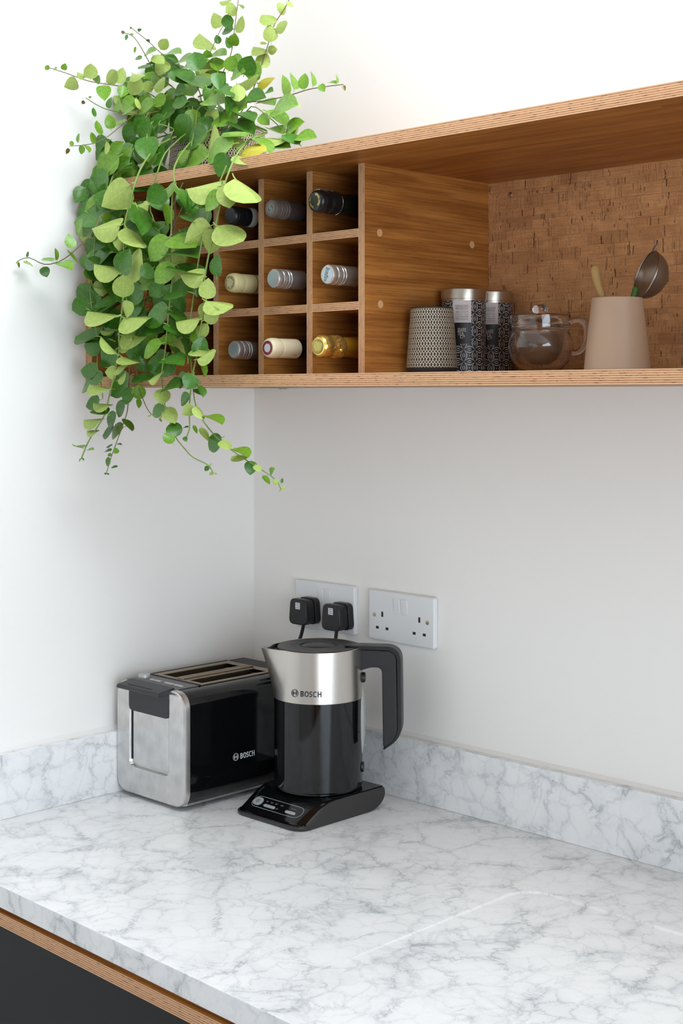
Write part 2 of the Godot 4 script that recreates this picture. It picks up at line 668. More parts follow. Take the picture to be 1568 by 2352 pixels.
# the rest of the kitchen behind the camera: it shows only as bands in the polished steel
func build_far_side() -> void:
	var o := thing("tall_cupboard", "tall oak and black cupboard across the room behind the camera", "cupboard", Vector3(3.35, -0.9, 3.58))
	part("carcass", slab(Vector3(-0.5, 0.0, -0.28), Vector3(0.5, 2.2, 0.32)), M.oak, o)
	for k in 2:
		var d := part("door", slab(Vector3(-0.497 + 0.499 * k, 0.08, -0.30), Vector3(-0.002 + 0.499 * k, 2.19, -0.281)), M.laminate if k == 1 else M.oak, o)
		part("handle", slab(Vector3(-0.04 + 0.06 * k, 1.0, -0.325), Vector3(-0.02 + 0.06 * k, 1.2, -0.301)), M.frame, d)


func build_worktop() -> void:
	var edge := func(x: float) -> float: return 0.7197 + 0.0232 * x
	# the slab, with a shallow draining area cut into its surface: rings from the underside over the edge to the sunk floor
	var up := Transform3D(Basis(Vector3.RIGHT, Vector3.BACK, Vector3.DOWN), Vector3.ZERO)  # outline x, y -> world x, z; pushed down
	var g := Geo.new()
	var n := 10
	var corners := [Vector2(3.0, edge.call(3.0)), Vector2(0.0, edge.call(0.0)), Vector2(0.0, 0.0), Vector2(3.0, 0.0)]
	var outer := PackedVector2Array()
	for k in 4:
		var c: Vector2 = corners[k]
		for i in n + 1:
			var q := (i - n / 2.0) / (n / 2.0)
			outer.append(c.lerp(corners[(k + 3) % 4], -q * 0.3) if q < 0.0 else c.lerp(corners[(k + 1) % 4], q * 0.3))
	var rs := []
	for l in [[0.0, -0.03], [0.0, -0.0022], [0.0006, -0.0007], [0.0022, 0.0]]:
		var ring := PackedVector3Array()
		for p in Geo.inset(outer, l[0]):
			ring.append(Vector3(p.x, l[1], p.y))
		rs.append(ring)
	for l in [[0.0, 0.0], [-0.0014, -0.0004], [-0.0036, -0.0022], [-0.0050, -0.0026]]:
		var ring := PackedVector3Array()
		for p in Geo.rrect(1.55 + 2 * l[0], 0.392 + 2 * l[0], 0.045 + l[0], n):
			# the floor of the draining area rises to nothing towards the front
			ring.append(Vector3(p.x + 0.803 + 0.775, l[1] * clampf(0.62 - p.y / 0.32, 0.04, 1.0), p.y + 0.216 + 0.196))
		rs.append(ring)
	g.rings(rs)
	tag(part("worktop", g, M.marble, null, 30.0), "white marble worktop with grey veins and a shallow sunk draining area", "worktop")

	var u := thing("upstand", "marble upstand along the back wall behind the black kettle", "upstand", Vector3(0.02, 0, 0))
	g = Geo.new()
	g.box(Vector3(0, 0, 0), Vector3(2.98, 0.1035, 0.02), 0.0012)
	part("marble_strip", g, M.marble, u)
	g = Geo.new()
	g.prism(PackedVector2Array([Vector2(0, 0.103), Vector2(0.006, 0.103), Vector2(0.0035, 0.106), Vector2(0, 0.109)]), 0.0, 2.98, 0.0, Transform3D(Basis(Vector3.BACK, Vector3.UP, Vector3.RIGHT), Vector3.ZERO))
	part("sealant_bead", g, M.bead, u, 60.0, "white sealant bead")
	u = thing("upstand", "marble upstand along the left wall behind the steel-fronted toaster", "upstand")
	g = Geo.new()
	g.box(Vector3(0, 0, 0), Vector3(0.02, 0.1045, 0.72), 0.0012)
	part("marble_strip", g, M.marble, u)
	g = Geo.new()
	g.prism(PackedVector2Array([Vector2(0, 0.104), Vector2(0.007, 0.104), Vector2(0.004, 0.107), Vector2(0, 0.111)]), 0.0, 0.72, 0.0, Transform3D(Basis.IDENTITY, Vector3.ZERO))
	part("sealant_bead", g, M.bead, u, 60.0, "white sealant bead")

	# cabinets below: recessed strip, plywood rail, black fronts
	var c := thing("base_cabinet", "base cabinet with a plywood top rail and black fronts below the marble", "cabinet", Vector3(0, -0.9, 0))
	var turn := -atan(0.0232)
	for s in [["shadow_strip", 0.862, 0.870, -0.010, "oak"], ["door", 0.10, 0.844, -0.0015, "laminate"], ["plinth", 0.0, 0.10, -0.06, "laminate"]]:
		g = Geo.new()
		var d: float = s[3]
		g.prism(PackedVector2Array([Vector2(0.0, 0.0), Vector2(3.0, 0.0), Vector2(3.0, edge.call(3.0) + d), Vector2(0.0, edge.call(0.0) + d)]), -s[2], -s[1], 0.0, up)
		part(s[0], g, M[s[4]], c)
	var z0: float = edge.call(0.0)
	var rail := ply_board("plywood_rail", Vector3(0, 0, -0.1), Vector3(3.0, 0.018, 0), 1, c)
	rail.position = Vector3(0, 0.844, z0)
	rail.rotation.y = turn


# a plywood panel: oak veneer on its two faces, laminated edges all round; thin says along which axis it is thin
func ply_board(called: String, lo: Vector3, hi: Vector3, thin: int, parent: Node, label := "") -> MeshInstance3D:
	var faces := Geo.new()
	var edges := Geo.new()
	var plies := 1.0 if hi[thin] - lo[thin] > 0.015 else 9.0 / 13.0
	for axis in 3:
		var a := (axis + 1) % 3
		var b := (axis + 2) % 3
		for s in 2:
			var q := []
			for k in 4:
				var p := lo
				p[axis] = hi[axis] if s == 1 else lo[axis]
				p[a] = hi[a] if k == 1 or k == 2 else lo[a]
				p[b] = hi[b] if k >= 2 else lo[b]
				q.append(p)
			if s == 0:
				q.reverse()
			if axis == thin:
				faces.quad(q[0], q[1], q[2], q[3])
			else:
				var along := 3 - axis - thin
				var uv := []
				for p in q:
					uv.append(Vector2(p[along] / 0.32 + 0.37 * lo[axis], (p[thin] - lo[thin]) / (hi[thin] - lo[thin]) * plies))
				edges.quad(q[0], q[1], q[2], q[3], uv[0], uv[1], uv[2], uv[3])
	var m := ArrayMesh.new()
	faces.into(m, M.oak, 30.0, false)
	edges.into(m, M.ply, 30.0, false)
	return place(called, m, parent, label)


func build_shelf() -> void:
	var s := thing("shelf_unit", "long open plywood wall shelf with cork back and striped edges", "shelf", Vector3(0, 0.6935, 0))
	ply_board("bottom_board", Vector3(0, 0, 0), Vector3(2.6, 0.018, 0.384), 1, s)
	ply_board("top_board", Vector3(0, 0.326, 0), Vector3(2.6, 0.344, 0.384), 1, s)
	ply_board("end_panel", Vector3(0, 0.018, 0), Vector3(0.018, 0.326, 0.384), 0, s)
	ply_board("end_panel", Vector3(2.582, 0.018, 0), Vector3(2.6, 0.326, 0.384), 0, s)
	var cork := part("cork_back_panel", slab(Vector3(0.5740, 0.018, 0.0), Vector3(2.582, 0.326, 0.012)), M.cork, s, 40.0, "brown cork back panel")
	part("back_panel", slab(Vector3(0.018, 0.018, 0.0), Vector3(0.5740, 0.326, 0.008)), M.oak, s)
	var g := Geo.new()
	g.lathe([Vector2(0, 0), Vector2(0.0042, 0), Vector2(0.0042, 0.0006), Vector2(0.0030, 0.0014), Vector2(0.0012, 0.0014), Vector2(0.0009, 0.0006), Vector2(0, 0.0006)], 20, Transform3D(Basis(Vector3.RIGHT, PI / 2), Vector3(0.6183, 0.3043, 0.012)))
	part("screw", g, M.steel, cork)
	g = Geo.new()
	g.box(Vector3(-0.034, -0.0022, -0.006), Vector3(0.034, 0.0, 0.006), 0.0006)
	g.box(Vector3(-0.006, -0.0034, -0.004), Vector3(0.008, -0.0020, 0.004), 0.0006)
	var br := part("mounting_plate", g, M.steel, s, 40.0, "small metal plate under the bottom board")
	br.position = Vector3(0.36, 0, 0.264)
	br.rotation.y = 0.78

	var r := thing("wine_rack", "plywood wine rack of square cells inside the shelf's left end", "wine rack", Vector3(0.018, 0.7115, 0))
	for k in 6:
		var x := 0.1087 * k
		var d := ply_board("upright", Vector3(x, 0, 0.008), Vector3(x + 0.0123, 0.308, 0.30), 0, r)
		if k == 5:
			for q in [[0.2085, 0.2675], [0.2073, 0.0531], [0.1033, 0.2656]]:
				var w := Geo.new()
				w.lathe([Vector2(0, -0.001), Vector2(0.0058, -0.001), Vector2(0.0058, 0.0002), Vector2(0.0054, 0.0004), Vector2(0, 0.0004)], 24, Transform3D(Basis(Vector3.FORWARD, PI / 2), Vector3(x + 0.0123, q[0], q[1])))
				part("dowel_plug", w, M.plug, d, 40.0, "pale round wooden plug")
	for k in 2:
		for c in 5:
			var x := 0.1087 * c + 0.0123
			ply_board("cell_floor", Vector3(x, 0.0947 + 0.1067 * k, 0.008), Vector3(x + 0.0964, 0.1067 + 0.1067 * k, 0.30), 1, r)


# flat lettering as a shape in x, y, its middle at the origin, pushed along z
func letters(text: String, width: float, height := 0.0, bold := true, serif := false, depth := 0.0003) -> Geo:
	var f := SystemFont.new()
	f.font_names = PackedStringArray(["Droid Serif" if serif else "Droid Sans"])
	f.font_weight = 700 if bold else 400
	var m := TextMesh.new()
	m.text = text
	m.font = f
	m.font_size = 32
	m.pixel_size = 0.01
	m.curve_step = 2.0
	m.depth = 0.02
	var a := m.get_mesh_arrays()
	var g := Geo.new()
	var vs: PackedVector3Array = a[Mesh.ARRAY_VERTEX]
	var ids: PackedInt32Array = a[Mesh.ARRAY_INDEX] if a[Mesh.ARRAY_INDEX] != null else PackedInt32Array(range(vs.size()))
	var lo := Vector3(1e9, 1e9, 1e9)
	var hi := -lo
	for p in vs:
		lo = lo.min(p)
		hi = hi.max(p)
	var s := hi - lo
	var k := width / s.x if width > 0.0 else height / s.y
	var ky := height / s.y if height > 0.0 else k
	for i in range(0, ids.size() - 2, 3):
		var q := []
		for j in 3:
			var p := vs[ids[i + j]] - (lo + hi) / 2
			q.append(Vector3(p.x * k, p.y * ky, (p.z / s.z + 0.5) * depth))
		g.tri(q[0], q[1], q[2])
	return g


# wraps a flat shape round an upright cylinder: x becomes arc length, z height above the surface
func wrapped(g: Geo, r: float, angle: float, y: float) -> Geo:
	for i in g.v.size():
		var p := g.v[i]
		var q := p.x / r + angle
		g.v[i] = Vector3(sin(q) * (r + p.z), y + p.y, cos(q) * (r + p.z))
	return g


func moved(g: Geo, xf: Transform3D) -> Geo:
	for i in g.v.size():
		g.v[i] = xf * g.v[i]
	return g


# letters set round a circle in x, y, their feet towards its middle
func ring_letters(text: String, r: float, height: float, from: float, step: float, bold := true) -> Geo:
	var g := Geo.new()
	for i in text.length():
		if text[i] != " ":
			var q := from - step * i
			g.add(letters(text[i], 0.0, height, bold), Transform3D(Basis(Vector3.BACK, q - PI / 2), Vector3(cos(q), sin(q), 0) * r))
	return g


# a flat ring in x, y
func annulus(r0: float, r1: float, depth: float, seg := 32) -> Geo:
	var g := Geo.new()
	g.lathe([Vector2(r0, 0), Vector2(r1, 0), Vector2(r1, depth), Vector2(r0, depth), Vector2(r0, 0)], seg, Transform3D(Basis(Vector3.RIGHT, PI / 2), Vector3.ZERO), false)
	return g


# the maker's round emblem: a ring with two bowed poles joined by a bar
func emblem(r: float) -> Geo:
	var g := annulus(r * 0.86, r, 0.0003, 36)
	for s in [-1.0, 1.0]:
		var bow := PackedVector2Array()
		for i in 9:
			var q := lerpf(-1.0, 1.0, i / 8.0)
			bow.append(Vector2(s * (0.60 - 0.20 * q * q) * r, 0.56 * r * q))
		for i in 9:
			var q := lerpf(1.0, -1.0, i / 8.0)
			bow.append(Vector2(s * (0.36 - 0.10 * q * q) * r, 0.56 * r * q))
		if s < 0.0:
			bow.reverse()
		g.prism(bow, 0.0, 0.0003)
	g.prism(PackedVector2Array([Vector2(-0.38 * r, -0.12 * r), Vector2(0.38 * r, -0.12 * r), Vector2(0.38 * r, 0.12 * r), Vector2(-0.38 * r, 0.12 * r)]), 0.0, 0.0003)
	return g


func object_materials() -> void:
	M.black_gloss = mat(col(13, 13, 14), 0.07)
	M.black_satin = mat(col(23, 23, 24), 0.38)
	M.housing = mat(col(48, 46, 44), 0.45)
	M.black_soft = mat(col(29, 30, 32), 0.5)
	M.grey_plastic = mat(col(36, 37, 40), 0.42)
	M.panel_grey = mat(col(112, 110, 108), 0.42, 0.55)
	M.brushed = mat(Color(0.79, 0.77, 0.74), 0.27, 1.0)
	M.brushed.anisotropy_enabled = true
	M.brushed.anisotropy = 0.55
	M.plate_steel = textured(brushed_image(), 0.32, 0.25)
	M.plate_steel.metallic = 1.0
	M.plate_steel.albedo_color = Color(0.92, 0.91, 0.90)
	M.chrome = mat(Color(0.85, 0.85, 0.84), 0.12, 1.0)
	M.brown_steel = mat(Color(0.62, 0.56, 0.48), 0.34, 1.0)
	M.silver_key = mat(col(190, 192, 194), 0.35, 0.4)
	M.white_print = mat(col(205, 206, 206), 0.5)
	M.dark_print = mat(col(42, 44, 50), 0.5)
	M.pale_line = mat(col(150, 170, 168), 0.5)
	M.gauge = mat(Color(0.80, 0.81, 0.78, 0.68), 0.2)
	M.gauge.transparency = BaseMaterial3D.TRANSPARENCY_ALPHA
	M.socket = mat(col(233, 233, 233), 0.28)
	M.hole = mat(col(38, 36, 34), 0.7)
	M.brass = mat(Color(0.70, 0.66, 0.55), 0.3, 1.0)
	M.clay_dark = mat(col(52, 48, 46), 0.6)
	M.beige = mat(col(203, 176, 148), 0.48)
	M.spoon = mat(col(186, 150, 92), 0.6)
	M.utensil_green = mat(col(74, 128, 52), 0.4)
	M.lattice = textured(lattice_image(), 0.55)
	M.petals = textured(petal_image(), 0.42)
	M.petals.uv1_scale = Vector3(12, 6, 1)
	M.tin_lid = mat(Color(0.74, 0.71, 0.66), 0.33, 1.0)
	M.paper = mat(col(226, 219, 216), 0.6)
	M.ink = mat(col(84, 80, 82), 0.6)
	M.tin_black = mat(col(33, 32, 33), 0.45)
	M.glass = mat(Color(1, 1, 1, 0.0), 0.0)
	M.glass.refraction_enabled = true
	M.glass.refraction_scale = 0.05
	M.tea_mesh = mat(Color(0.42, 0.34, 0.26, 0.2), 0.2)
	M.tea_mesh.transparency = BaseMaterial3D.TRANSPARENCY_ALPHA
	M.wire_mesh = mat(Color(0.60, 0.55, 0.50, 0.6), 0.32, 0.7)
	M.wire_mesh.transparency = BaseMaterial3D.TRANSPARENCY_ALPHA
	M.bottle_glass = mat(col(20, 26, 18), 0.08)
	M.bottle_gold = mat(col(150, 104, 28), 0.1)


func bottle(row: int, column: int, cap_z: float, kind: String, label: String, dx := 0.0) -> Node3D:
	var y: float = [0.9249, 0.8182, 0.7115][row] + 0.0412
	var x: float = 0.0180 + 0.1087 * column + 0.0123 + 0.0482 + dx
	var o := thing("wine_bottle", label, "bottle", Vector3(x, y, cap_z), 0.0, "bottles in the wine rack")
	var out := Transform3D(Basis(Vector3.RIGHT, PI / 2), Vector3.ZERO)
	var long := cap_z - 0.0125
	var g := Geo.new()
	var champagne := kind == "black_foil" or kind == "gold_foil"
	var belly := 0.0408
	if champagne:
		g.lathe([Vector2(0, -0.03), Vector2(0.0150, -0.03), Vector2(0.0152, -0.06), Vector2(0.0172, -0.085), Vector2(0.022, -0.12), Vector2(0.031, -0.155), Vector2(belly, -0.20), Vector2(belly, -long + 0.004), Vector2(belly - 0.004, -long), Vector2(0, -long)], 28, out)
	else:
		g.lathe([Vector2(0, -0.03), Vector2(0.0138, -0.03), Vector2(0.0142, -0.085), Vector2(0.019, -0.10), Vector2(0.033, -0.122), Vector2(belly, -0.145), Vector2(belly, -long + 0.004), Vector2(belly - 0.004, -long), Vector2(0, -long)], 28, out)
	part("glass_body", g, M.bottle_gold if kind == "gold_foil" else M.bottle_glass, o)
	g = Geo.new()
	if kind.begins_with("screw"):
		# [cap, sleeve, printed disc]
		var look: Array = {
			"screw_silver": [mat(Color(0.84, 0.83, 0.82), 0.28, 0.75), mat(col(150, 136, 130), 0.35, 0.5), mat(Color(0.74, 0.79, 0.80), 0.3, 0.9)],
			"screw_blue": [mat(Color(0.86, 0.84, 0.81), 0.28, 0.75), mat(col(178, 166, 152), 0.35, 0.5), mat(col(196, 210, 214), 0.4, 0.3)],
			"screw_grey": [mat(col(112, 101, 95), 0.4, 0.25), mat(col(80, 70, 66), 0.45, 0.2), mat(col(122, 111, 104), 0.4, 0.25)],
		}[kind]
		var prof := [Vector2(0, -0.0004), Vector2(0.0118, -0.0004), Vector2(0.0124, 0.0), Vector2(0.0138, -0.0007), Vector2(0.0147, -0.0024), Vector2(0.0149, -0.006)]
		for k in 4:
			var s := -0.0085 - 0.0052 * k
			prof.append_array([Vector2(0.0149, s), Vector2(0.0142, s - 0.0006), Vector2(0.0142, s - 0.0022 if k != 1 else s - 0.001), Vector2(0.0150, s - 0.0030)])
		prof.append_array([Vector2(0.0150, -0.0285), Vector2(0.0147, -0.0300), Vector2(0.0, -0.0300)])
		g.lathe(prof, 40, out)
		var cap := part("screw_cap", g, look[0], o, 35.0)
		g = Geo.new()
		g.lathe([Vector2(0, 0.0001), Vector2(0.0117, 0.0001), Vector2(0.0117, -0.0006), Vector2(0, -0.0006)], 32, out)
		part("top_disc", g, look[2], cap)
		g = Geo.new()
		g.lathe([Vector2(0, -0.0296), Vector2(0.0147, -0.0296), Vector2(0.0151, -0.060), Vector2(0.0148, -0.0605), Vector2(0, -0.0605)], 32, out)
		part("sleeve", g, look[1], o)
		if kind == "screw_blue":
			part("lettering", moved(letters("Bonfire", 0.0205, 0.0075, false, true, 0.0002), Transform3D(Basis(Vector3.BACK, -1.85), Vector3(-0.0003, 0, 0.0002))), M.dark_print, cap)
		if kind == "screw_grey":
			g = annulus(0.0066, 0.0074, 0.0003)
			g.add(letters("S", 0.0, 0.0095, true), Transform3D(Basis(Vector3.BACK, 0.5), Vector3.ZERO))
			part("emblem", moved(g, Transform3D(Basis(), Vector3(0, 0, 0.0001))), M.pale_line, cap)
	elif kind.begins_with("foil"):
		var cream := kind == "foil_cream"
		var main := mat(col(228, 216, 160), 0.42) if cream else mat(col(238, 226, 190), 0.42)
		if kind == "foil_dark":
			main = mat(col(24, 24, 27), 0.35)
		g.lathe([Vector2(0, -0.0003), Vector2(0.0108, -0.0003), Vector2(0.0126, -0.0006), Vector2(0.0146, -0.0026), Vector2(0.0153, -0.0062), Vector2(0.0151, -0.0074), Vector2(0.0157, -0.0086), Vector2(0.0156, -0.0165), Vector2(0.0148, -0.0200), Vector2(0.0147, -0.0202), Vector2(0.0146, -0.0232), Vector2(0.0150, -0.0234), Vector2(0.0152, -0.058), Vector2(0.0150, -0.0590), Vector2(0, -0.0590)], 40, out)
		var foil := part("foil_capsule", g, main, o, 35.0)
		if cream:
			part("printed_ring", moved(annulus(0.0100, 0.0104, 0.0002), Transform3D()), M.clay_dark, foil)
			part("lettering", ring_letters("GRANDS VINS DE PAYS ", 0.0081, 0.0022, 2.0, TAU / 20, false), mat(col(140, 134, 92), 0.5), foil)
			g = Geo.new()
			g.lathe([Vector2(0.01505, -0.0465), Vector2(0.0154, -0.0465), Vector2(0.0154, -0.0475), Vector2(0.01505, -0.0475)], 32, out, false)
			part("printed_band", g, M.clay_dark, foil)
		elif kind == "foil_maroon":
			part("printed_ring", moved(annulus(0.0068, 0.0110, 0.0004), Transform3D(Basis(), Vector3(0, 0, -0.0001))), mat(col(134, 52, 66), 0.45), foil, 40.0, "maroon ring")
			part("centre_disc", moved(annulus(0.0, 0.0067, 0.0003), Transform3D()), mat(col(200, 200, 204), 0.4), foil)
			part("lettering", ring_letters("RECOLTANT DE", 0.0089, 0.0026, -1.75, 0.30), mat(col(224, 196, 196), 0.5), foil)
			g = Geo.new()
			g.box(Vector3(-0.0034, -0.0016, 0.0), Vector3(0.0030, 0.0016, 0.0003))
			g.box(Vector3(-0.0060, -0.0004, 0.0), Vector3(-0.0030, 0.0004, 0.0003))
			part("stamp", moved(g, Transform3D(Basis(Vector3.FORWARD, Vector3(-0.62, 0.78, 0).normalized(), Vector3(0.78, 0.62, 0).normalized()).orthonormalized(), Vector3(0.0151 * 0.78, -0.0151 * 0.62, -0.047))), mat(col(142, 118, 50), 0.5), foil)
		else:
			g = Geo.new()
			g.lathe([Vector2(0.0150, -0.0360), Vector2(0.0154, -0.0360), Vector2(0.0154, -0.0480), Vector2(0.0150, -0.0480)], 32, out, false)
			part("paper_band", g, mat(col(226, 226, 222), 0.6), foil, 40.0, "white paper band")
			for s in [-0.0350, -0.0480]:
				g = Geo.new()
				g.lathe([Vector2(0.0150, s), Vector2(0.01545, s), Vector2(0.01545, s - 0.0011), Vector2(0.0150, s - 0.0011)], 32, out, false)
				part("blue_line", g, mat(col(48, 128, 168), 0.5), foil)
	else:
		var gold := kind == "gold_foil"
		var main := mat(Color(0.96, 0.82, 0.44), 0.24, 0.85) if gold else mat(col(26, 26, 29), 0.24)
		var prof := []
		var base := [[0.0, -0.0003], [0.0112, -0.0003], [0.0135, -0.0006], [0.0160, -0.0032], [0.0172, -0.0075], [0.0171, -0.013], [0.0160, -0.018], [0.0157, -0.021], [0.0163, -0.025], [0.0173, -0.028], [0.0164, -0.031], [0.0174, -0.034], [0.0174, -0.040], [0.0167, -0.0435], [0.0158, -0.0455], [0.0, -0.0455]]
		var n := 48
		var rs := []
		var wob := noise(FastNoiseLite.TYPE_SIMPLEX_SMOOTH, 1.0, 90 + int(gold), 2)
		for p in base:
			var ring := PackedVector3Array()
			for j in n:
				var q := TAU * j / n
				var w := 0.0
				if p[1] < -0.004 and p[1] > -0.045:
					w = 0.0011 * wob.get_noise_3d(cos(q) * 3.2, sin(q) * 3.2, p[1] * 220.0) * (1.0 if gold else 0.6)
				ring.append(out * Vector3((p[0] + w) * cos(q), p[1], -(p[0] + w) * sin(q)))
			rs.append(ring)
		g.rings(rs)
		var foil := part("foil_capsule", g, main, o, 50.0 if not gold else 28.0)
		if gold:
			part("printed_ring", moved(annulus(0.0098, 0.0103, 0.0002), Transform3D()), M.clay_dark, foil)
			part("top_disc", moved(annulus(0.0, 0.0097, 0.0001), Transform3D()), mat(col(206, 192, 108), 0.4, 0.4), foil)
			part("lettering", ring_letters("BRUT IMPERIAL", 0.0081, 0.0019, 1.6, 0.30, false), M.clay_dark, foil)
			for q in [[0.35, -0.0285], [0.15, -0.031], [0.0, -0.0365], [-0.2, -0.031], [-0.4, -0.0285], [0.02, -0.029]]:
				g = Geo.new()
				g.lathe([Vector2(0, 0.0002), Vector2(0.0008, 0.0), Vector2(0, -0.0006)], 8, Transform3D(Basis(Vector3.RIGHT, 0), Vector3(cos(q[0]) * 0.0176, sin(q[0]) * 0.0176, q[1])))
				part("pierced_hole", g, M.hole, foil)
		else:
			part("lettering", ring_letters("PHILIPPA", 0.0098, 0.0034, 1.0, 0.25), mat(col(222, 208, 130), 0.45), foil)
			part("seal_dot", moved(annulus(0.0, 0.0018, 0.0003, 16), Transform3D(Basis(), Vector3(0.0030, 0.0092, 0))), mat(col(206, 196, 120), 0.45), foil)
			part("small_lettering", ring_letters("EXTRA DRY", 0.0098, 0.0026, -1.9, 0.22), mat(col(150, 152, 50), 0.5), foil)
			g = Geo.new()
			var arc := []
			for i in 14:
				var q := lerpf(-1.5, 0.55, i / 13.0)
				arc.append(Vector3(cos(q) * 0.0170, sin(q) * 0.0170, -0.0425))
			g.tube(arc, 0.0006, 6)
			part("wire", g, M.chrome, foil)
			g = Geo.new()
			g.lathe([Vector2(0.0168, -0.006), Vector2(0.0176, -0.006), Vector2(0.0180, -0.034), Vector2(0.0172, -0.034)], 60, out, false)
			var strip := Geo.new()
			for i in range(0, g.v.size(), 3):
				var c := (g.v[i] + g.v[i + 1] + g.v[i + 2]) / 3
				if atan2(c.y, c.x) > 1.25 and atan2(c.y, c.x) < 1.95:
					strip.tri(g.v[i], g.v[i + 1], g.v[i + 2])
			part("paper_strip", strip, mat(col(206, 196, 184), 0.6), foil, 40.0, "pale paper strip")
	return o


func build_bottles() -> void:
	bottle(0, 2, 0.318, "foil_dark", "black-capped bottle with a white and blue band, behind the vine leaves")
	bottle(0, 3, 0.330, "screw_grey", "bottle with a dull grey-brown screw cap in the top row")
	bottle(0, 4, 0.3424, "black_foil", "sparkling wine bottle with black foil and gold letters, top right cell")
	bottle(1, 2, 0.3178, "foil_cream", "bottle with a plain pale yellow capsule in the middle row")
	bottle(1, 3, 0.3249, "screw_silver", "bottle with a shiny silver cap in the centre of the middle row")
	bottle(1, 4, 0.3169, "screw_blue", "bottle with a pale blue cap bearing handwriting, right of the middle row")
	bottle(2, 2, 0.3097, "screw_silver", "bottle with a silver screw cap in the bottom row, nearest the vine")
	bottle(2, 3, 0.3366, "foil_maroon", "bottle with a cream capsule and a maroon ring on its end")
	bottle(2, 4, 0.3357, "gold_foil", "sparkling wine bottle wrapped in crinkled gold foil")


# a dark stoneware vessel with a pale scratched net between plain bands
func net_vessel(o: Node3D, r0: float, r1: float, h: float, wall: float, tiles: Vector2) -> void:
	var g := Geo.new()
	var foot := 0.1 * h
	var r_at := func(y: float) -> float: return lerpf(r0, r1, clampf(y / h, 0, 1))
	g.lathe([Vector2(0, 0), Vector2(r0 * 0.86, 0), Vector2(r0 * 0.95, 0.03 * h), Vector2(r0 * 0.99, foot)], 48)
	g.lathe([Vector2(r_at.call(0.975 * h), 0.975 * h), Vector2(r1, h - 0.001), Vector2(r1 - wall * 0.5, h), Vector2(r1 - wall, h - 0.001), Vector2(r0 - wall * 1.4, foot), Vector2(0, foot)], 48, Transform3D(), false)
	part("vessel", g, M.clay_dark, o)
	var m: StandardMaterial3D = M.lattice.duplicate()
	m.uv1_scale = Vector3(tiles.x, tiles.y, 1)
	g = Geo.new()
	var prof := []
	for i in 9:
		var y := lerpf(foot, 0.975 * h, i / 8.0)
		prof.append(Vector2(lerpf(r0 * 0.99, r_at.call(0.975 * h), i / 8.0) + 0.0001, y))
	g.lathe(prof, 64, Transform3D(), false)
	place("net_pattern", g.into(ArrayMesh.new(), m, 40.0, false), o, "pale scratched net pattern")


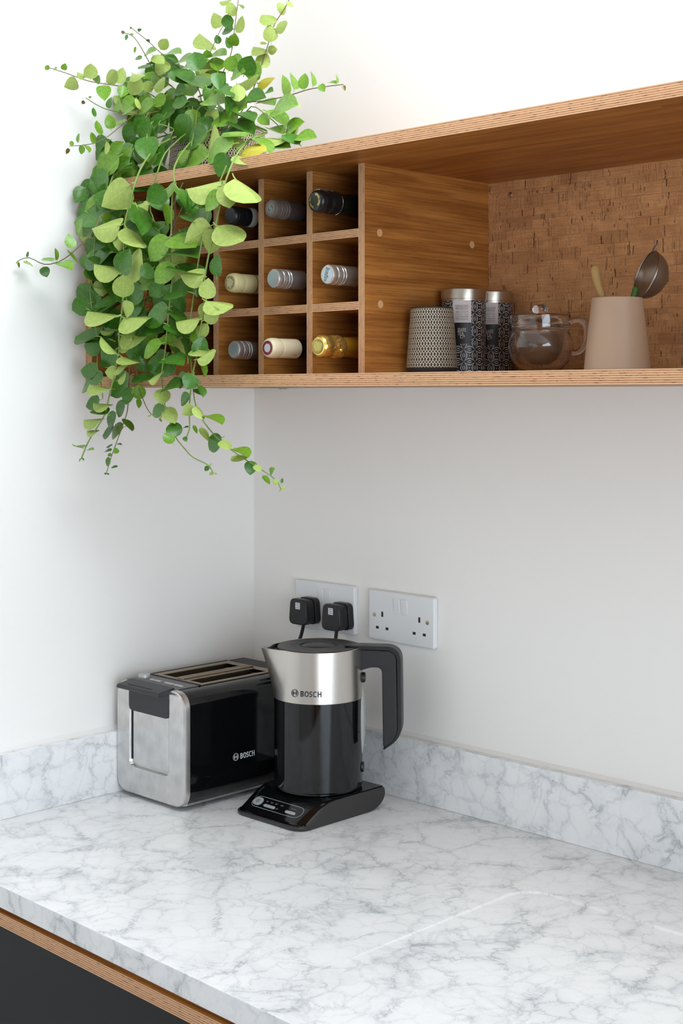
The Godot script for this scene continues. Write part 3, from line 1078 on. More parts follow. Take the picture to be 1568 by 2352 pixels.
func build_shelf_things() -> void:
	var fl := 0.7115
	var o := thing("patterned_cup", "dark tapering cup with a pale net pattern beside the tea tins", "cup", Vector3(0.617, fl, 0.2))
	net_vessel(o, 0.0385, 0.0315, 0.0995, 0.003, Vector2(25, 5.6))

	for k in 2:
		o = thing("tea_tin", "black patterned tea tin with a white label, behind the dark cup" if k == 0 else "black patterned tea tin half hidden between the front tin and glass teapot", "tin", [Vector3(0.614, fl, 0.1225), Vector3(0.6095, fl, 0.0505)][k], deg_to_rad([39.6, 38.5][k]), "tea tins on the shelf")
		var r := 0.0336
		var g := Geo.new()
		g.lathe([Vector2(r, 0.0012), Vector2(r, 0.112)], 72, Transform3D(), false)
		place("printed_body", g.into(ArrayMesh.new(), M.petals, 40.0, false), o, "black and white petal print")
		g = Geo.new()
		g.lathe([Vector2(0, 0), Vector2(r - 0.001, 0), Vector2(r + 0.0003, 0.0006), Vector2(r + 0.0003, 0.0016), Vector2(r - 0.0006, 0.0018), Vector2(r - 0.0006, 0.1115), Vector2(r + 0.0001, 0.112), Vector2(r + 0.0001, 0.1155), Vector2(r - 0.001, 0.116), Vector2(0, 0.116)], 64)
		part("tin_body", g, M.tin_lid, o)
		g = Geo.new()
		g.lathe([Vector2(0, 0.115), Vector2(r + 0.0009, 0.115), Vector2(r + 0.0012, 0.1154), Vector2(r + 0.0012, 0.1285), Vector2(r + 0.0002, 0.1304), Vector2(r - 0.002, 0.1310), Vector2(r - 0.004, 0.1302), Vector2(0, 0.1302)], 64)
		part("lid", g, M.tin_lid, o)
		var a := deg_to_rad(-5.0)
		for p in [["label_panel", 0.0785, 0.112, M.paper], ["name_panel", 0.0465, 0.0785, M.tin_black]]:
			g = Geo.new()
			for i in 10:
				var q0 := lerpf(-0.427, 0.427, i / 10.0)
				var q1 := lerpf(-0.427, 0.427, (i + 1) / 10.0)
				g.box(Vector3(q0 * r, p[1], -0.0003), Vector3(q1 * r, p[2], 0.00025))
			part(p[0], wrapped(g, r, a, 0.0), p[3], o, 30.0)
		g = Geo.new()
		for l in [["ENGLISH", 0.1035, 0.0032, 0.0190], ["BREAKFAST", 0.1000, 0.0026, 0.0190], ["SINGLE ESTATE", 0.0945, 0.0019, 0.0190], ["B L A C K   T E A", 0.0910, 0.0019, 0.0190], ["LOST MALAWI", 0.0876, 0.0019, 0.0190], ["PURE LOOSE LEAF", 0.0845, 0.0017, 0.0190]]:
			g.add(wrapped(letters(l[0], l[3], l[2], false), r + 0.0002, a, l[1]))
		for y in [0.0973, 0.0823]:
			var line := Geo.new()
			for i in 6:
				line.box(Vector3(-0.0095 + 0.0032 * i, 0, 0), Vector3(-0.0095 + 0.0032 * (i + 1), 0.0003, 0.0003))
			g.add(wrapped(line, r + 0.0002, a, y))
		part("lettering", g, M.ink, o)
		g = wrapped(letters("RARE", 0.0125, 0.0056, false), r + 0.0002, a + 0.02, 0.0675)
		g.add(wrapped(letters("TEA", 0.0095, 0.0056, false), r + 0.0002, a - 0.05, 0.0620))
		g.add(wrapped(letters("C", 0.0042, 0.0050, false), r + 0.0002, a - 0.01, 0.0570))
		g.add(wrapped(letters("o", 0.0032, 0.0036, false), r + 0.0002, a + 0.09, 0.0580))
		part("lettering", g, M.paper, o)

	# glass teapot with a strainer bowl inside
	o = thing("glass_teapot", "small round clear glass teapot with a ball-knobbed lid", "teapot", Vector3(0.765, fl, 0.132), deg_to_rad(39.0))
	var g := Geo.new()
	g.lathe([Vector2(0, 0), Vector2(0.022, 0), Vector2(0.031, 0.006), Vector2(0.042, 0.019), Vector2(0.0475, 0.036), Vector2(0.0468, 0.046), Vector2(0.0435, 0.056), Vector2(0.0415, 0.060), Vector2(0.0425, 0.0635), Vector2(0.0440, 0.066), Vector2(0.0440, 0.084), Vector2(0.0432, 0.0848),
		Vector2(0.0422, 0.084), Vector2(0.0422, 0.066), Vector2(0.0400, 0.0625), Vector2(0.0396, 0.060), Vector2(0.0415, 0.056), Vector2(0.0448, 0.046), Vector2(0.0455, 0.036), Vector2(0.0402, 0.020), Vector2(0.030, 0.008), Vector2(0.021, 0.0025), Vector2(0, 0.0025)], 56)
	part("pot_body", g, M.glass, o, 50.0)
	g = Geo.new()
	g.lathe([Vector2(0, 0.012), Vector2(0.013, 0.0135), Vector2(0.024, 0.021), Vector2(0.031, 0.034), Vector2(0.0345, 0.050), Vector2(0.036, 0.061), Vector2(0.0352, 0.061), Vector2(0.0337, 0.050), Vector2(0.0303, 0.034), Vector2(0.0234, 0.0218), Vector2(0.0128, 0.0144), Vector2(0, 0.0129)], 40)
	part("strainer_bowl", g, M.tea_mesh, o, 50.0)
	g = Geo.new()
	g.lathe([Vector2(0, 0.0665), Vector2(0.040, 0.0665), Vector2(0.0416, 0.0675), Vector2(0.0416, 0.0700), Vector2(0.0400, 0.0710), Vector2(0.036, 0.0712), Vector2(0.031, 0.0775), Vector2(0.020, 0.0815), Vector2(0.006, 0.0830), Vector2(0.0042, 0.0848), Vector2(0.0052, 0.0868), Vector2(0.0100, 0.0890), Vector2(0.0118, 0.0940), Vector2(0.0100, 0.0985), Vector2(0.0055, 0.1008), Vector2(0, 0.1013)], 48)
	part("lid", g, M.glass, o, 50.0)
	g = Geo.new()
	var path := []
	for p in [Vector2(0.0425, 0.073), Vector2(0.050, 0.077), Vector2(0.058, 0.077), Vector2(0.065, 0.071), Vector2(0.0675, 0.060), Vector2(0.0668, 0.048), Vector2(0.062, 0.037), Vector2(0.055, 0.031), Vector2(0.0475, 0.0305)]:
		path.append(Vector3(p.x * cos(0.30), p.y, p.x * sin(0.30)))
	g.tube(smooth(path, 4), 0.0042, 12)
	part("handle", g, M.glass, o, 60.0)
	g = Geo.new()
	g.tube([Vector3(-0.020, 0.038, -0.040), Vector3(-0.028, 0.050, -0.053), Vector3(-0.031, 0.064, -0.058), Vector3(-0.033, 0.070, -0.062)], [0.013, 0.010, 0.0085, 0.008], 20)
	part("spout", g, M.glass, o, 60.0)

	# stoneware crock and what stands in it
	o = thing("utensil_crock", "matt beige tapering crock holding a spoon and a strainer", "crock", Vector3(0.9014, fl, 0.14))
	g = Geo.new()
	g.lathe([Vector2(0, 0), Vector2(0.0440, 0), Vector2(0.0455, 0.0015), Vector2(0.0452, 0.008), Vector2(0.0425, 0.034), Vector2(0.0390, 0.064), Vector2(0.0362, 0.088), Vector2(0.0350, 0.1005), Vector2(0.0343, 0.1028), Vector2(0.0330, 0.1030), Vector2(0.0320, 0.1015), Vector2(0.0330, 0.088), Vector2(0.0395, 0.034), Vector2(0.0415, 0.006), Vector2(0, 0.004)], 64)
	part("crock_body", g, M.beige, o, 50.0)
	o = thing("wooden_spoon", "pale wooden spoon handle leaning in the beige crock", "spoon", Vector3(0.9014, fl + 0.004, 0.14), deg_to_rad(45.0))
	g = Geo.new()
	g.tube(smooth([Vector3(0.020, 0.008, 0.0), Vector3(-0.008, 0.075, -0.006), Vector3(-0.0196, 0.103, -0.008), Vector3(-0.0262, 0.124, -0.010), Vector3(-0.0282, 0.138, -0.011), Vector3(-0.0272, 0.1445, -0.011)], 4), spread([0.0045, 0.0045, 0.0048, 0.0062, 0.0068, 0.0040], 4), 12)
	part("handle", g, M.spoon, o, 60.0)
	o = thing("green_utensil", "green-handled utensil just showing over the crock's rim", "utensil", Vector3(0.9014, fl + 0.004, 0.14), deg_to_rad(45.0))
	g = Geo.new()
	g.tube([Vector3(0.0, 0.008, -0.012), Vector3(0.0245, 0.098, -0.012), Vector3(0.0285, 0.113, -0.012), Vector3(0.0292, 0.1155, -0.012)], [0.004, 0.0046, 0.0046, 0.002], 10)
	part("handle", g, M.utensil_green, o, 60.0)

	# tea strainer: handle down in the crock, wire bowl above, resting hook on top
	o = thing("tea_strainer", "wire mesh tea strainer standing bowl-up in the beige crock", "strainer", Vector3(0.9014, fl + 0.004, 0.14), deg_to_rad(45.0))
	var rim_a := Vector3(0.0300, 0.0995, 0.004)
	var rim_b := Vector3(0.0505, 0.1635, -0.004)
	var mid := (rim_a + rim_b) / 2
	var along := (rim_b - rim_a).normalized()
	var bulge := Vector3(along.y, -along.x, -0.18).normalized()
	var side := along.cross(bulge).normalized()
	bulge = side.cross(along).normalized()
	var xf := Transform3D(Basis(along, -bulge, along.cross(-bulge).normalized()), mid)
	g = Geo.new()
	var r := rim_a.distance_to(rim_b) / 2
	var prof := []
	for i in 9:
		var q := PI / 2 * i / 8.0
		prof.append(Vector2(r * sin(q), -0.029 * cos(q)))
	for i in 9:
		var q := PI / 2 * (8 - i) / 8.0
		prof.append(Vector2((r - 0.0006) * sin(q), -0.0284 * cos(q)))
	g.lathe(prof, 40, xf, false)
	part("mesh_bowl", g, M.wire_mesh, o, 60.0)
	g = Geo.new()
	path = []
	for i in 41:
		var q := TAU * i / 40
		path.append(xf * Vector3(cos(q) * r, 0, sin(q) * r))
	g.tube(path, 0.0013, 8)
	part("rim", g, M.steel, o, 60.0)
	g = Geo.new()
	g.tube(smooth([xf * Vector3(r, 0, -0.003), xf * Vector3(r + 0.012, -0.001, -0.003), xf * Vector3(r + 0.0165, -0.001, 0), xf * Vector3(r + 0.012, -0.001, 0.003), xf * Vector3(r, 0, 0.003)], 4), 0.0011, 8)
	part("rest_hook", g, M.steel, o, 60.0)
	g = Geo.new()
	g.tube([xf * Vector3(-r, 0, 0), Vector3(0.020, 0.06, 0.006), Vector3(0.006, 0.006, 0.012)], 0.0022, 8)
	part("handle", g, M.steel, o, 60.0)


# a finer path through the same points
func smooth(path: Array, n: int) -> Array:
	var out := []
	for i in path.size() - 1:
		var a: Vector3 = path[maxi(i - 1, 0)]
		var d: Vector3 = path[mini(i + 2, path.size() - 1)]
		for k in n:
			out.append(path[i].cubic_interpolate(path[i + 1], a, d, float(k) / n))
	out.append(path[path.size() - 1])
	return out


func spread(values: Array, n: int) -> Array:
	var out := []
	for i in values.size() - 1:
		for k in n:
			out.append(lerpf(values[i], values[i + 1], float(k) / n))
	out.append(values[values.size() - 1])
	return out


func build_sockets() -> void:
	for k in 2:
		var o := thing("double_socket", ["white double wall socket with two black plugs in it", "empty white double wall socket with two rocker switches"][k], "socket", [Vector3(0.1985, 0.3015, 0), Vector3(0.3825, 0.3010, 0)][k], 0.0, "wall sockets")
		o.rotation.z = [0.004, -0.006][k]
		var g := Geo.new()
		g.prism(Geo.rrect(0.1500, 0.0860, 0.0045, 5), 0.0, 0.0100, 0.0022)
		part("plate", g, M.socket, o, 50.0)
		for s in [-1, 1]:
			g = Geo.new()
			var rock := Transform3D(Basis(Vector3.RIGHT, 0.075), Vector3(0.0088 * s, 0.0195, 0.0100))
			g.prism(Geo.rrect(0.0135, 0.0270, 0.0022, 4), -0.0015, 0.0014, 0.0006, rock)
			part("rocker_switch", g, M.socket, o, 50.0)
			g = Geo.new()
			g.lathe([Vector2(0, 0), Vector2(0.0036, 0), Vector2(0.0034, 0.0009), Vector2(0, 0.0012)], 20, Transform3D(Basis(Vector3.RIGHT, PI / 2), Vector3(0.0605 * s, 0.0, 0.0098)))
			g.box(Vector3(0.0605 * s - 0.0026, -0.0005, 0.0106), Vector3(0.0605 * s + 0.0026, 0.0005, 0.0112))
			part("screw", g, M.brass, o)
			var cx: float = 0.0423 * s
			for h in [[0.0, 0.0025, 0.0045, 0.0090], [-0.0113, -0.0212, 0.0066, 0.0046], [0.0113, -0.0212, 0.0066, 0.0046]]:
				g = Geo.new()
				g.box(Vector3(cx + h[0] - h[2] / 2, h[1] - h[3] / 2, 0.0094), Vector3(cx + h[0] + h[2] / 2, h[1] + h[3] / 2, 0.01008))
				part("pin_hole", g, M.hole, o)
	for k in 2:
		var o := thing("mains_plug", ["black mains plug in the left outlet, its flex leaning left", "black mains plug in the right outlet of the same socket"][k], "plug", [Vector3(0.1672, 0.2930, 0.0102), Vector3(0.2502, 0.2920, 0.0102)][k], 0.0, "plugs in the socket")
		var face := Geo.rounded([Vector3(-0.0245, -0.0235, 0.013), Vector3(0.0245, -0.0235, 0.013), Vector3(0.0200, 0.0235, 0.010), Vector3(-0.0200, 0.0235, 0.010)], 6)
		var g := Geo.new()
		g.prism(face, 0.0, 0.0125, 0.0012)
		part("plug_base", g, M.black_satin, o, 50.0)
		g = Geo.new()
		for i in 3:
			g.prism(Geo.inset(face, 0.0026), 0.0125 + 0.0034 * i, 0.0125 + 0.0034 * i + 0.0028, 0.0006)
		g.prism(Geo.inset(face, 0.0034), 0.0122, 0.0230)
		part("finger_ridges", g, M.black_satin, o, 50.0)
		g = Geo.new()
		g.prism(Geo.inset(face, 0.0004), 0.0226, 0.0355, 0.0018)
		part("plug_cover", g, M.black_satin, o, 50.0)
		g = Geo.new()
		g.box(Vector3(-0.0058, 0.0050, 0.0350), Vector3(0.0058, 0.0166, 0.0357))
		var sticker := part("sticker", g, mat(col(222, 222, 224), 0.5), o, 40.0, "small white sticker")
		g = Geo.new()
		for i in 3:
			g.box(Vector3(-0.0044 + 0.001 * (i % 2), 0.0137 - 0.0032 * i, 0.0357), Vector3(0.0044 - 0.0012 * (i % 2), 0.0145 - 0.0032 * i, 0.03585))
		part("print_lines", g, M.ink, sticker)
		g = Geo.new()
		var top: Vector3 = o.position
		var way: Array = [
			[Vector3(0, -0.0225, 0.020), Vector3(-0.0070, -0.044, 0.020), Vector3(-0.016, -0.075, 0.024), Vector3(-0.026, -0.17, 0.030), Vector3(-0.030, -0.27, 0.030), Vector3(-0.052, -0.286, 0.034), Vector3(-0.085, -0.280, 0.046)],
			[Vector3(0, -0.0225, 0.020), Vector3(-0.0035, -0.046, 0.020), Vector3(-0.006, -0.08, 0.022), Vector3(0.01, -0.19, 0.024), Vector3(0.03, -0.275, 0.030), Vector3(0.060, -0.2830, 0.046), Vector3(0.075, -0.2790, 0.067)]][k]
		g.tube(smooth(way, 5), 0.0032, 10)
		part("flex", g, M.black_satin, o, 60.0)


func build_toaster() -> void:
	var o := thing("toaster", "black two-slot toaster with brushed steel front in the corner", "toaster", Vector3(0.112, 0, 0.0))
	# x about the middle, z as in the room; the shell is open along the top, where the slots are
	var w := 0.0905
	var top := 0.1945
	var low := 0.0070
	var outline := Geo.rounded([Vector3(w, low, 0.028), Vector3(w, top, 0.030), Vector3(0.053, top, 0), Vector3(0.053, 0.10, 0), Vector3(-0.062, 0.10, 0), Vector3(-0.062, top, 0), Vector3(-w, top, 0.026), Vector3(-w, low, 0.028)], 9)
	var g := Geo.new()
	g.prism(outline, 0.062, 0.324)
	g.box(Vector3(-0.0625, 0.095, 0.270), Vector3(0.0535, top, 0.3238))
	g.box(Vector3(-0.0625, 0.095, 0.0622), Vector3(0.0535, top, 0.100))
	part("shell", g, M.black_gloss, o, 35.0)
	g = Geo.new()
	for s in [[-0.0625, -0.0575], [-0.0205, 0.0140], [0.0485, 0.0535]]:
		g.box(Vector3(s[0], 0.0985, 0.098), Vector3(s[1], top - 0.0002, 0.271))
	part("slot_walls", g, M.brown_steel, o)
	g = Geo.new()
	for s in [[Vector3(-0.0735, 0, 0.098), Vector3(-0.0575, 0, 0.272)], [Vector3(-0.0205, 0, 0.108), Vector3(0.0140, 0, 0.264)], [Vector3(0.0485, 0, 0.098), Vector3(0.0585, 0, 0.272)], [Vector3(-0.0600, 0, 0.262), Vector3(0.0500, 0, 0.272)], [Vector3(-0.0600, 0, 0.098), Vector3(0.0500, 0, 0.114)]]:
		g.box(s[0] + Vector3(0, top - 0.0006, 0), s[1] + Vector3(0, top + 0.0022, 0), 0.0012)
	var surround := part("slot_surround", g, M.brown_steel, o, 50.0)
	g = Geo.new()
	g.box(Vector3(-0.0120, top + 0.0010, 0.106), Vector3(0.0050, top + 0.0046, 0.266), 0.0015)
	g.box(Vector3(-0.0042, top + 0.0040, 0.108), Vector3(-0.0028, top + 0.0052, 0.264), 0.0004)
	part("warming_rail", g, M.brown_steel, surround, 50.0)
	for s in [-0.0390, 0.0310]:
		g = Geo.new()
		g.box(Vector3(s - 0.0085, 0.165, 0.119), Vector3(s + 0.0085, top - 0.003, 0.132), 0.003)
		part("bread_guide", g, M.black_satin, o)
	g = Geo.new()
	g.box(Vector3(-0.0740, top - 0.0006, 0.272), Vector3(-0.0735 + 0.132, top + 0.0030, 0.2765), 0.001)
	g.box(Vector3(-0.0760, top - 0.0006, 0.098), Vector3(-0.0737, top + 0.0030, 0.2740), 0.0008)
	part("top_trim", g, M.black_satin, o)
	# control panel
	g = Geo.new()
	g.box(Vector3(-0.0740, top - 0.0004, 0.2768), Vector3(0.0580, top + 0.0016, 0.3262), 0.0007)
	var panel := part("control_panel", g, M.panel_grey, o)
	g = Geo.new()
	g.lathe([Vector2(0, 0), Vector2(0.0105, 0), Vector2(0.0105, 0.0042), Vector2(0.0096, 0.0056), Vector2(0, 0.0050)], 32, Transform3D(Basis(), Vector3(-0.0610, top + 0.0014, 0.2985)))
	part("round_button", g, M.silver_key, panel, 35.0, "round silver button")
	for b in [[-0.0350, -0.0215], [-0.0213, -0.0050], [0.0050, 0.0285], [0.0300, 0.0520]]:
		g = Geo.new()
		g.box(Vector3(b[0], top + 0.0012, 0.3035), Vector3(b[1] - 0.0006, top + 0.0042, 0.3085), 0.001)
		part("button", g, M.silver_key, panel, 40.0, "narrow silver button")
	# steel front with its sunk panel
	g = Geo.new()
	var n := 9
	var outer := Geo.rounded([Vector3(w + 0.0010, low - 0.001, 0.029), Vector3(w + 0.0010, top + 0.0008, 0.031), Vector3(-w - 0.0010, top + 0.0008, 0.027), Vector3(-w - 0.0010, low - 0.001, 0.029)], n)
	var hole := Geo.rounded([Vector3(0.0515, 0.0520, 0.012), Vector3(0.0515, 0.1880, 0.012), Vector3(-0.0560, 0.1880, 0.012), Vector3(-0.0560, 0.0520, 0.012)], n)
	var rs := []
	for l in [[outer, 0.3225], [outer, 0.3305], [Geo.inset(outer, 0.0007), 0.3330], [Geo.inset(outer, 0.0025), 0.3346], [Geo.inset(outer, 0.006), 0.3350], [Geo.inset(hole, -0.0010), 0.3350], [hole, 0.3345], [Geo.inset(hole, 0.0006), 0.3325], [Geo.inset(hole, 0.0022), 0.3285], [Geo.inset(hole, 0.0050), 0.3285], [Geo.inset(hole, 0.0060), 0.3303], [Geo.inset(hole, 0.0076), 0.3308]]:
		var ring := PackedVector3Array()
		for p in l[0]:
			ring.append(Vector3(p.x, p.y, l[1]))
		rs.append(ring)
	g.rings(rs)
	var front := part("steel_front", g, M.plate_steel, o, 32.0, "brushed steel front")
	g = Geo.new()
	g.box(Vector3(-0.0540, 0.0640, 0.3280), Vector3(-0.0512, 0.1600, 0.3312))
	part("slit", g, M.hole, front, 40.0, "black slit")
	# lever with its hanging flap
	g = Geo.new()
	g.prism(Geo.rounded([Vector3(-0.0545, 0.1478, 0.010), Vector3(0.0515, 0.1478, 0.008), Vector3(0.0515, 0.1925, 0), Vector3(-0.0545, 0.1925, 0)], 6), 0.3322, 0.3368, 0.0008)
	var flap := part("lever_flap", g, M.grey_plastic, o, 40.0, "dark grey flap")
	g = Geo.new()
	g.prism(Geo.rounded([Vector3(0.3240, 0.1935, 0), Vector3(0.3350, 0.1880, 0.002), Vector3(0.3570, 0.1858, 0.004), Vector3(0.3580, 0.1935, 0.0042), Vector3(0.3262, 0.1985, 0.001), Vector3(0.3240, 0.1985, 0)], 5), -0.0600, 0.0530, 0.0022, Transform3D(Basis(Vector3.BACK, Vector3.UP, Vector3.RIGHT), Vector3.ZERO))
	var lever := part("lever", g, M.grey_plastic, o, 40.0, "dark grey lever lip")
	g = Geo.new()
	g.box(Vector3(-0.040, -0.0006, -0.0011), Vector3(0.0250, 0.0004, 0.0011))
	var groove := part("groove", g, M.hole, lever)
	groove.position = Vector3(0, 0.19485, 0.3490)
	groove.rotation.x = 0.155
	# rear cover and feet
	g = Geo.new()
	g.prism(Geo.rounded([Vector3(w - 0.001, low, 0.028), Vector3(w - 0.001, top - 0.001, 0.030), Vector3(-w + 0.001, top - 0.001, 0.026), Vector3(-w + 0.001, low, 0.028)], 8), 0.056, 0.0622, 0.002)
	g.box(Vector3(-0.074, top - 0.001, 0.0600), Vector3(0.058, top + 0.0026, 0.0978), 0.001)
	part("rear_cover", g, M.black_soft, o)
	g = Geo.new()
	g.prism(Geo.rrect(0.150, 0.266, 0.012, 4), 0.0052, 0.0098, 0.001, Transform3D(Basis(Vector3.RIGHT, Vector3.FORWARD, Vector3.UP), Vector3(0, 0, 0.192)))
	part("bottom_plate", g, M.plate_steel, o)
	for p in [Vector2(-0.055, 0.300), Vector2(0.055, 0.300), Vector2(-0.060, 0.090), Vector2(0.060, 0.090)]:
		g = Geo.new()
		g.lathe([Vector2(0, 0), Vector2(0.0070, 0), Vector2(0.0075, 0.002), Vector2(0.0075, 0.0060), Vector2(0, 0.0060)], 18, Transform3D(Basis(), Vector3(p.x, 0, p.y)))
		part("foot", g, M.black_satin, o)
	# maker's mark on the black side
	g = moved(letters("BOSCH", 0.0320, 0.0094, true), Transform3D(Basis(Vector3.FORWARD, Vector3.UP, Vector3.RIGHT), Vector3(w + 0.00005, 0.0722, 0.1970)))
	part("lettering", g, M.white_print, o)
	g = moved(emblem(0.0062), Transform3D(Basis(Vector3.FORWARD, Vector3.UP, Vector3.RIGHT), Vector3(w + 0.00005, 0.0726, 0.2232)))
	part("emblem", g, M.white_print, o)


func kettle_ring(r: float, y: float, lip: float) -> PackedVector3Array:
	# the spout bulges out on the side at minus x, more the nearer to the rim
	var n := 96
	var ring := PackedVector3Array()
	for j in n:
		var q := TAU * j / n
		var off := absf(wrapf(q - PI - 0.14, -PI, PI))
		var t := clampf(1.0 - off / 0.62, 0.0, 1.0)
		var bulge := lip * (t * t * (3.0 - 2.0 * t) * 0.55 + 0.45 * t * t)
		ring.append(Vector3(cos(q) * (r + bulge), y, -sin(q) * (r + bulge)))
	return ring


# the stand's side outline (z, y) set out across x; towards both ends the front draws back, so that its corners are round in plan
func stand_rings(outline: PackedVector2Array, half: float) -> Array:
	var rs := []
	var r := 0.024
	var back := 0.16
	for i in 25:
		var f := -cos(PI * i / 24.0)
		var x := f * half
		var d := maxf(0.0, absf(x) - (half - r)) / r
		var shrink := r * (1.0 - sqrt(maxf(0.0, 1.0 - d * d))) * 0.85
		var ring := PackedVector3Array()
		for p in outline:
			var z := p.x
			if z > back:
				z = back + (z - back) * (0.277 - back - shrink) / (0.277 - back)
			ring.append(Vector3(x, p.y, z))
		rs.append(ring)
	return rs


func build_kettle() -> void:
	var o := thing("power_stand", "black kettle stand with a sloping touch panel and silver keys", "kettle stand", Vector3(0.332, 0, 0))
	var g := Geo.new()
	var under := [Vector3(0.2750, 0.0008, 0.0020), Vector3(0.2768, 0.0062, 0.0022), Vector3(0.2680, 0.0076, 0.004), Vector3(0.2280, 0.0305, 0.012), Vector3(0.2060, 0.0356, 0.010), Vector3(0.0815, 0.0356, 0.004), Vector3(0.0775, 0.0220, 0.008), Vector3(0.0900, 0.0060, 0.012), Vector3(0.1120, 0.0008, 0.010)]
	g.rings(stand_rings(Geo.rounded(under, 6), 0.0785))
	part("housing", g, M.housing, o, 35.0)
	g = Geo.new()
	var over := [Vector3(0.2742, 0.0050, 0.001), Vector3(0.2740, 0.0076, 0.001), Vector3(0.2684, 0.0086, 0.004), Vector3(0.2280, 0.0317, 0.012), Vector3(0.2060, 0.0370, 0.010), Vector3(0.0830, 0.0370, 0.001), Vector3(0.0830, 0.0345, 0), Vector3(0.2058, 0.0345, 0.010), Vector3(0.2275, 0.0292, 0.012), Vector3(0.2680, 0.0052, 0)]
	var strips := stand_rings(Geo.rounded(over, 6), 0.0768)
	g.rings(strips, false)
	part("gloss_top", g, M.black_gloss, o, 30.0)
	for s in [Vector2(-0.06, 0.26), Vector2(0.06, 0.26), Vector2(0.0, 0.125)]:
		g = Geo.new()
		g.lathe([Vector2(0, 0), Vector2(0.006, 0), Vector2(0.006, 0.003), Vector2(0, 0.003)], 12, Transform3D(Basis(), Vector3(s.x, 0, s.y)))
		part("foot", g, M.black_satin, o)
	# keys on the slope
	var up_slope := Vector3(0, 0.0231, -0.0404).normalized()
	var slope := Transform3D(Basis(Vector3.RIGHT, up_slope, Vector3.RIGHT.cross(up_slope)), Vector3(0.0, 0.0204, 0.2482))
	g = Geo.new()
	var frame := Geo.rrect(0.1140, 0.0235, 0.0115, 8)
	var thin := Geo.inset(frame, 0.0007)
	for i in frame.size():
		var k := (i + 1) % frame.size()
		g.prism(PackedVector2Array([frame[i], frame[k], thin[k], thin[i]]), 0.0, 0.0002)
	part("panel_outline", moved(g, slope), M.pale_line, o, 40.0, "thin pale outline")
	g = Geo.new()
	g.prism(Geo.rrect(0.0195, 0.0160, 0.0070, 6), -0.001, 0.0014, 0.0006, Transform3D(Basis(), Vector3(-0.0455, 0.0, 0)))
	var power := part("power_key", moved(g, slope), M.silver_key, o, 40.0, "silver power key")
	g = annulus(0.0028, 0.0034, 0.0002, 20)
	g.box(Vector3(-0.0003, -0.0018, 0), Vector3(0.0003, 0.0018, 0.0002))
	part("power_sign", moved(g, slope * Transform3D(Basis(), Vector3(-0.0455, 0.0, 0.0014))), M.dark_print, power)
	for b in [[-0.0150, 0.0255], [0.0335, 0.0225]]:
		g = Geo.new()
		g.prism(Geo.rrect(b[1], 0.0052, 0.0025, 5), -0.001, 0.0012, 0.0005, Transform3D(Basis(), Vector3(b[0], -0.0042, 0)))
		part("bar_key", moved(g, slope), M.silver_key, o, 40.0, "long silver key")
	g = Geo.new()
	for l in [["70°", -0.0275], ["80°", -0.0165], ["90°", -0.0060], ["100°", 0.0070], ["keep warm", 0.0340]]:
		g.add(letters(l[0], 0.0, 0.0024, false), Transform3D(Basis(), Vector3(l[1], 0.0042, 0.0)))
	g.add(letters("-", 0.0026, 0.0006), Transform3D(Basis(), Vector3(-0.0300, -0.0042, 0)))
	g.add(letters("+", 0.0030), Transform3D(Basis(), Vector3(0.0025, -0.0042, 0)))
	part("lettering", moved(g, slope), mat(col(120, 130, 140), 0.5), o)

	# the kettle itself: local +z faces the room's middle, the spout points along -x, the handle along +x
	o = thing("kettle", "black and brushed steel electric kettle with a square black handle", "kettle", Vector3(0.332, 0.0372, 0.156), deg_to_rad(45.4))
	var r := 0.0735
	var y0 := 0.0372
	g = Geo.new()
	g.lathe([Vector2(0, 0.0002), Vector2(r - 0.006, 0.0002), Vector2(r - 0.0035, 0.0012), Vector2(r - 0.0035, 0.0030), Vector2(r - 0.0012, 0.0040), Vector2(r - 0.0006, 0.0070), Vector2(r - 0.0004, 0.1485), Vector2(0, 0.1485)], 96)
	part("lower_body", g, M.black_gloss, o, 35.0, "glossy black lower body")
	# steel collar running up into the spout
	g = Geo.new()
	var rs := []
	var yb := 0.1485
	var yt := 0.2300
	for i in 13:
		var f := i / 12.0
		var lip := 0.0235 * pow(maxf(0.0, (f - 0.06) / 0.94), 1.15)
		rs.append(kettle_ring(r + 0.0004 - 0.0022 * f, lerpf(yb, yt, f) + 0.0045 * f * 0.0, lip))
	rs.push_front(kettle_ring(r - 0.0008, yb - 0.0012, 0.0))
	rs.append(kettle_ring(r - 0.0026, yt + 0.0006, 0.0232))
	rs.append(kettle_ring(r - 0.0034, yt, 0.0226))
	rs.append(kettle_ring(r - 0.0038, yt - 0.016, 0.0120))
	g.rings(rs, false)
	part("steel_collar", g, M.brushed, o, 35.0, "brushed steel collar with pouring lip")
	g = Geo.new()
	g.rings([kettle_ring(r - 0.0040, yt - 0.0150, 0.0205), kettle_ring(r - 0.0036, yt - 0.0035, 0.0222), kettle_ring(r - 0.0046, yt - 0.0030, 0.0215), kettle_ring(r - 0.0052, yt - 0.0060, 0.0190)])
	part("rim_lining", g, M.black_satin, o)
	# lid
	g = Geo.new()
	var ly := yt + 0.0008
	g.lathe([Vector2(0, ly - 0.008), Vector2(0.0672, ly - 0.008), Vector2(0.0678, ly - 0.0016), Vector2(0.0668, ly), Vector2(0.0655, ly + 0.0002), Vector2(0.0316, ly + 0.0008), Vector2(0.0308, ly - 0.0016), Vector2(0.0276, ly - 0.0022), Vector2(0.0268, ly - 0.0002), Vector2(0.0240, ly + 0.0016), Vector2(0.0120, ly + 0.0034), Vector2(0, ly + 0.0040)], 72)
	var lid := part("lid", g, M.black_satin, o, 35.0)
	g = Geo.new()
	for i in 3:
		g.box(Vector3(-0.046 + 0.004 * i, ly + 0.0002, -0.005), Vector3(-0.0448 + 0.004 * i, ly + 0.0009, 0.005), 0.0002)
	part("steam_mark", g, M.hole, lid)
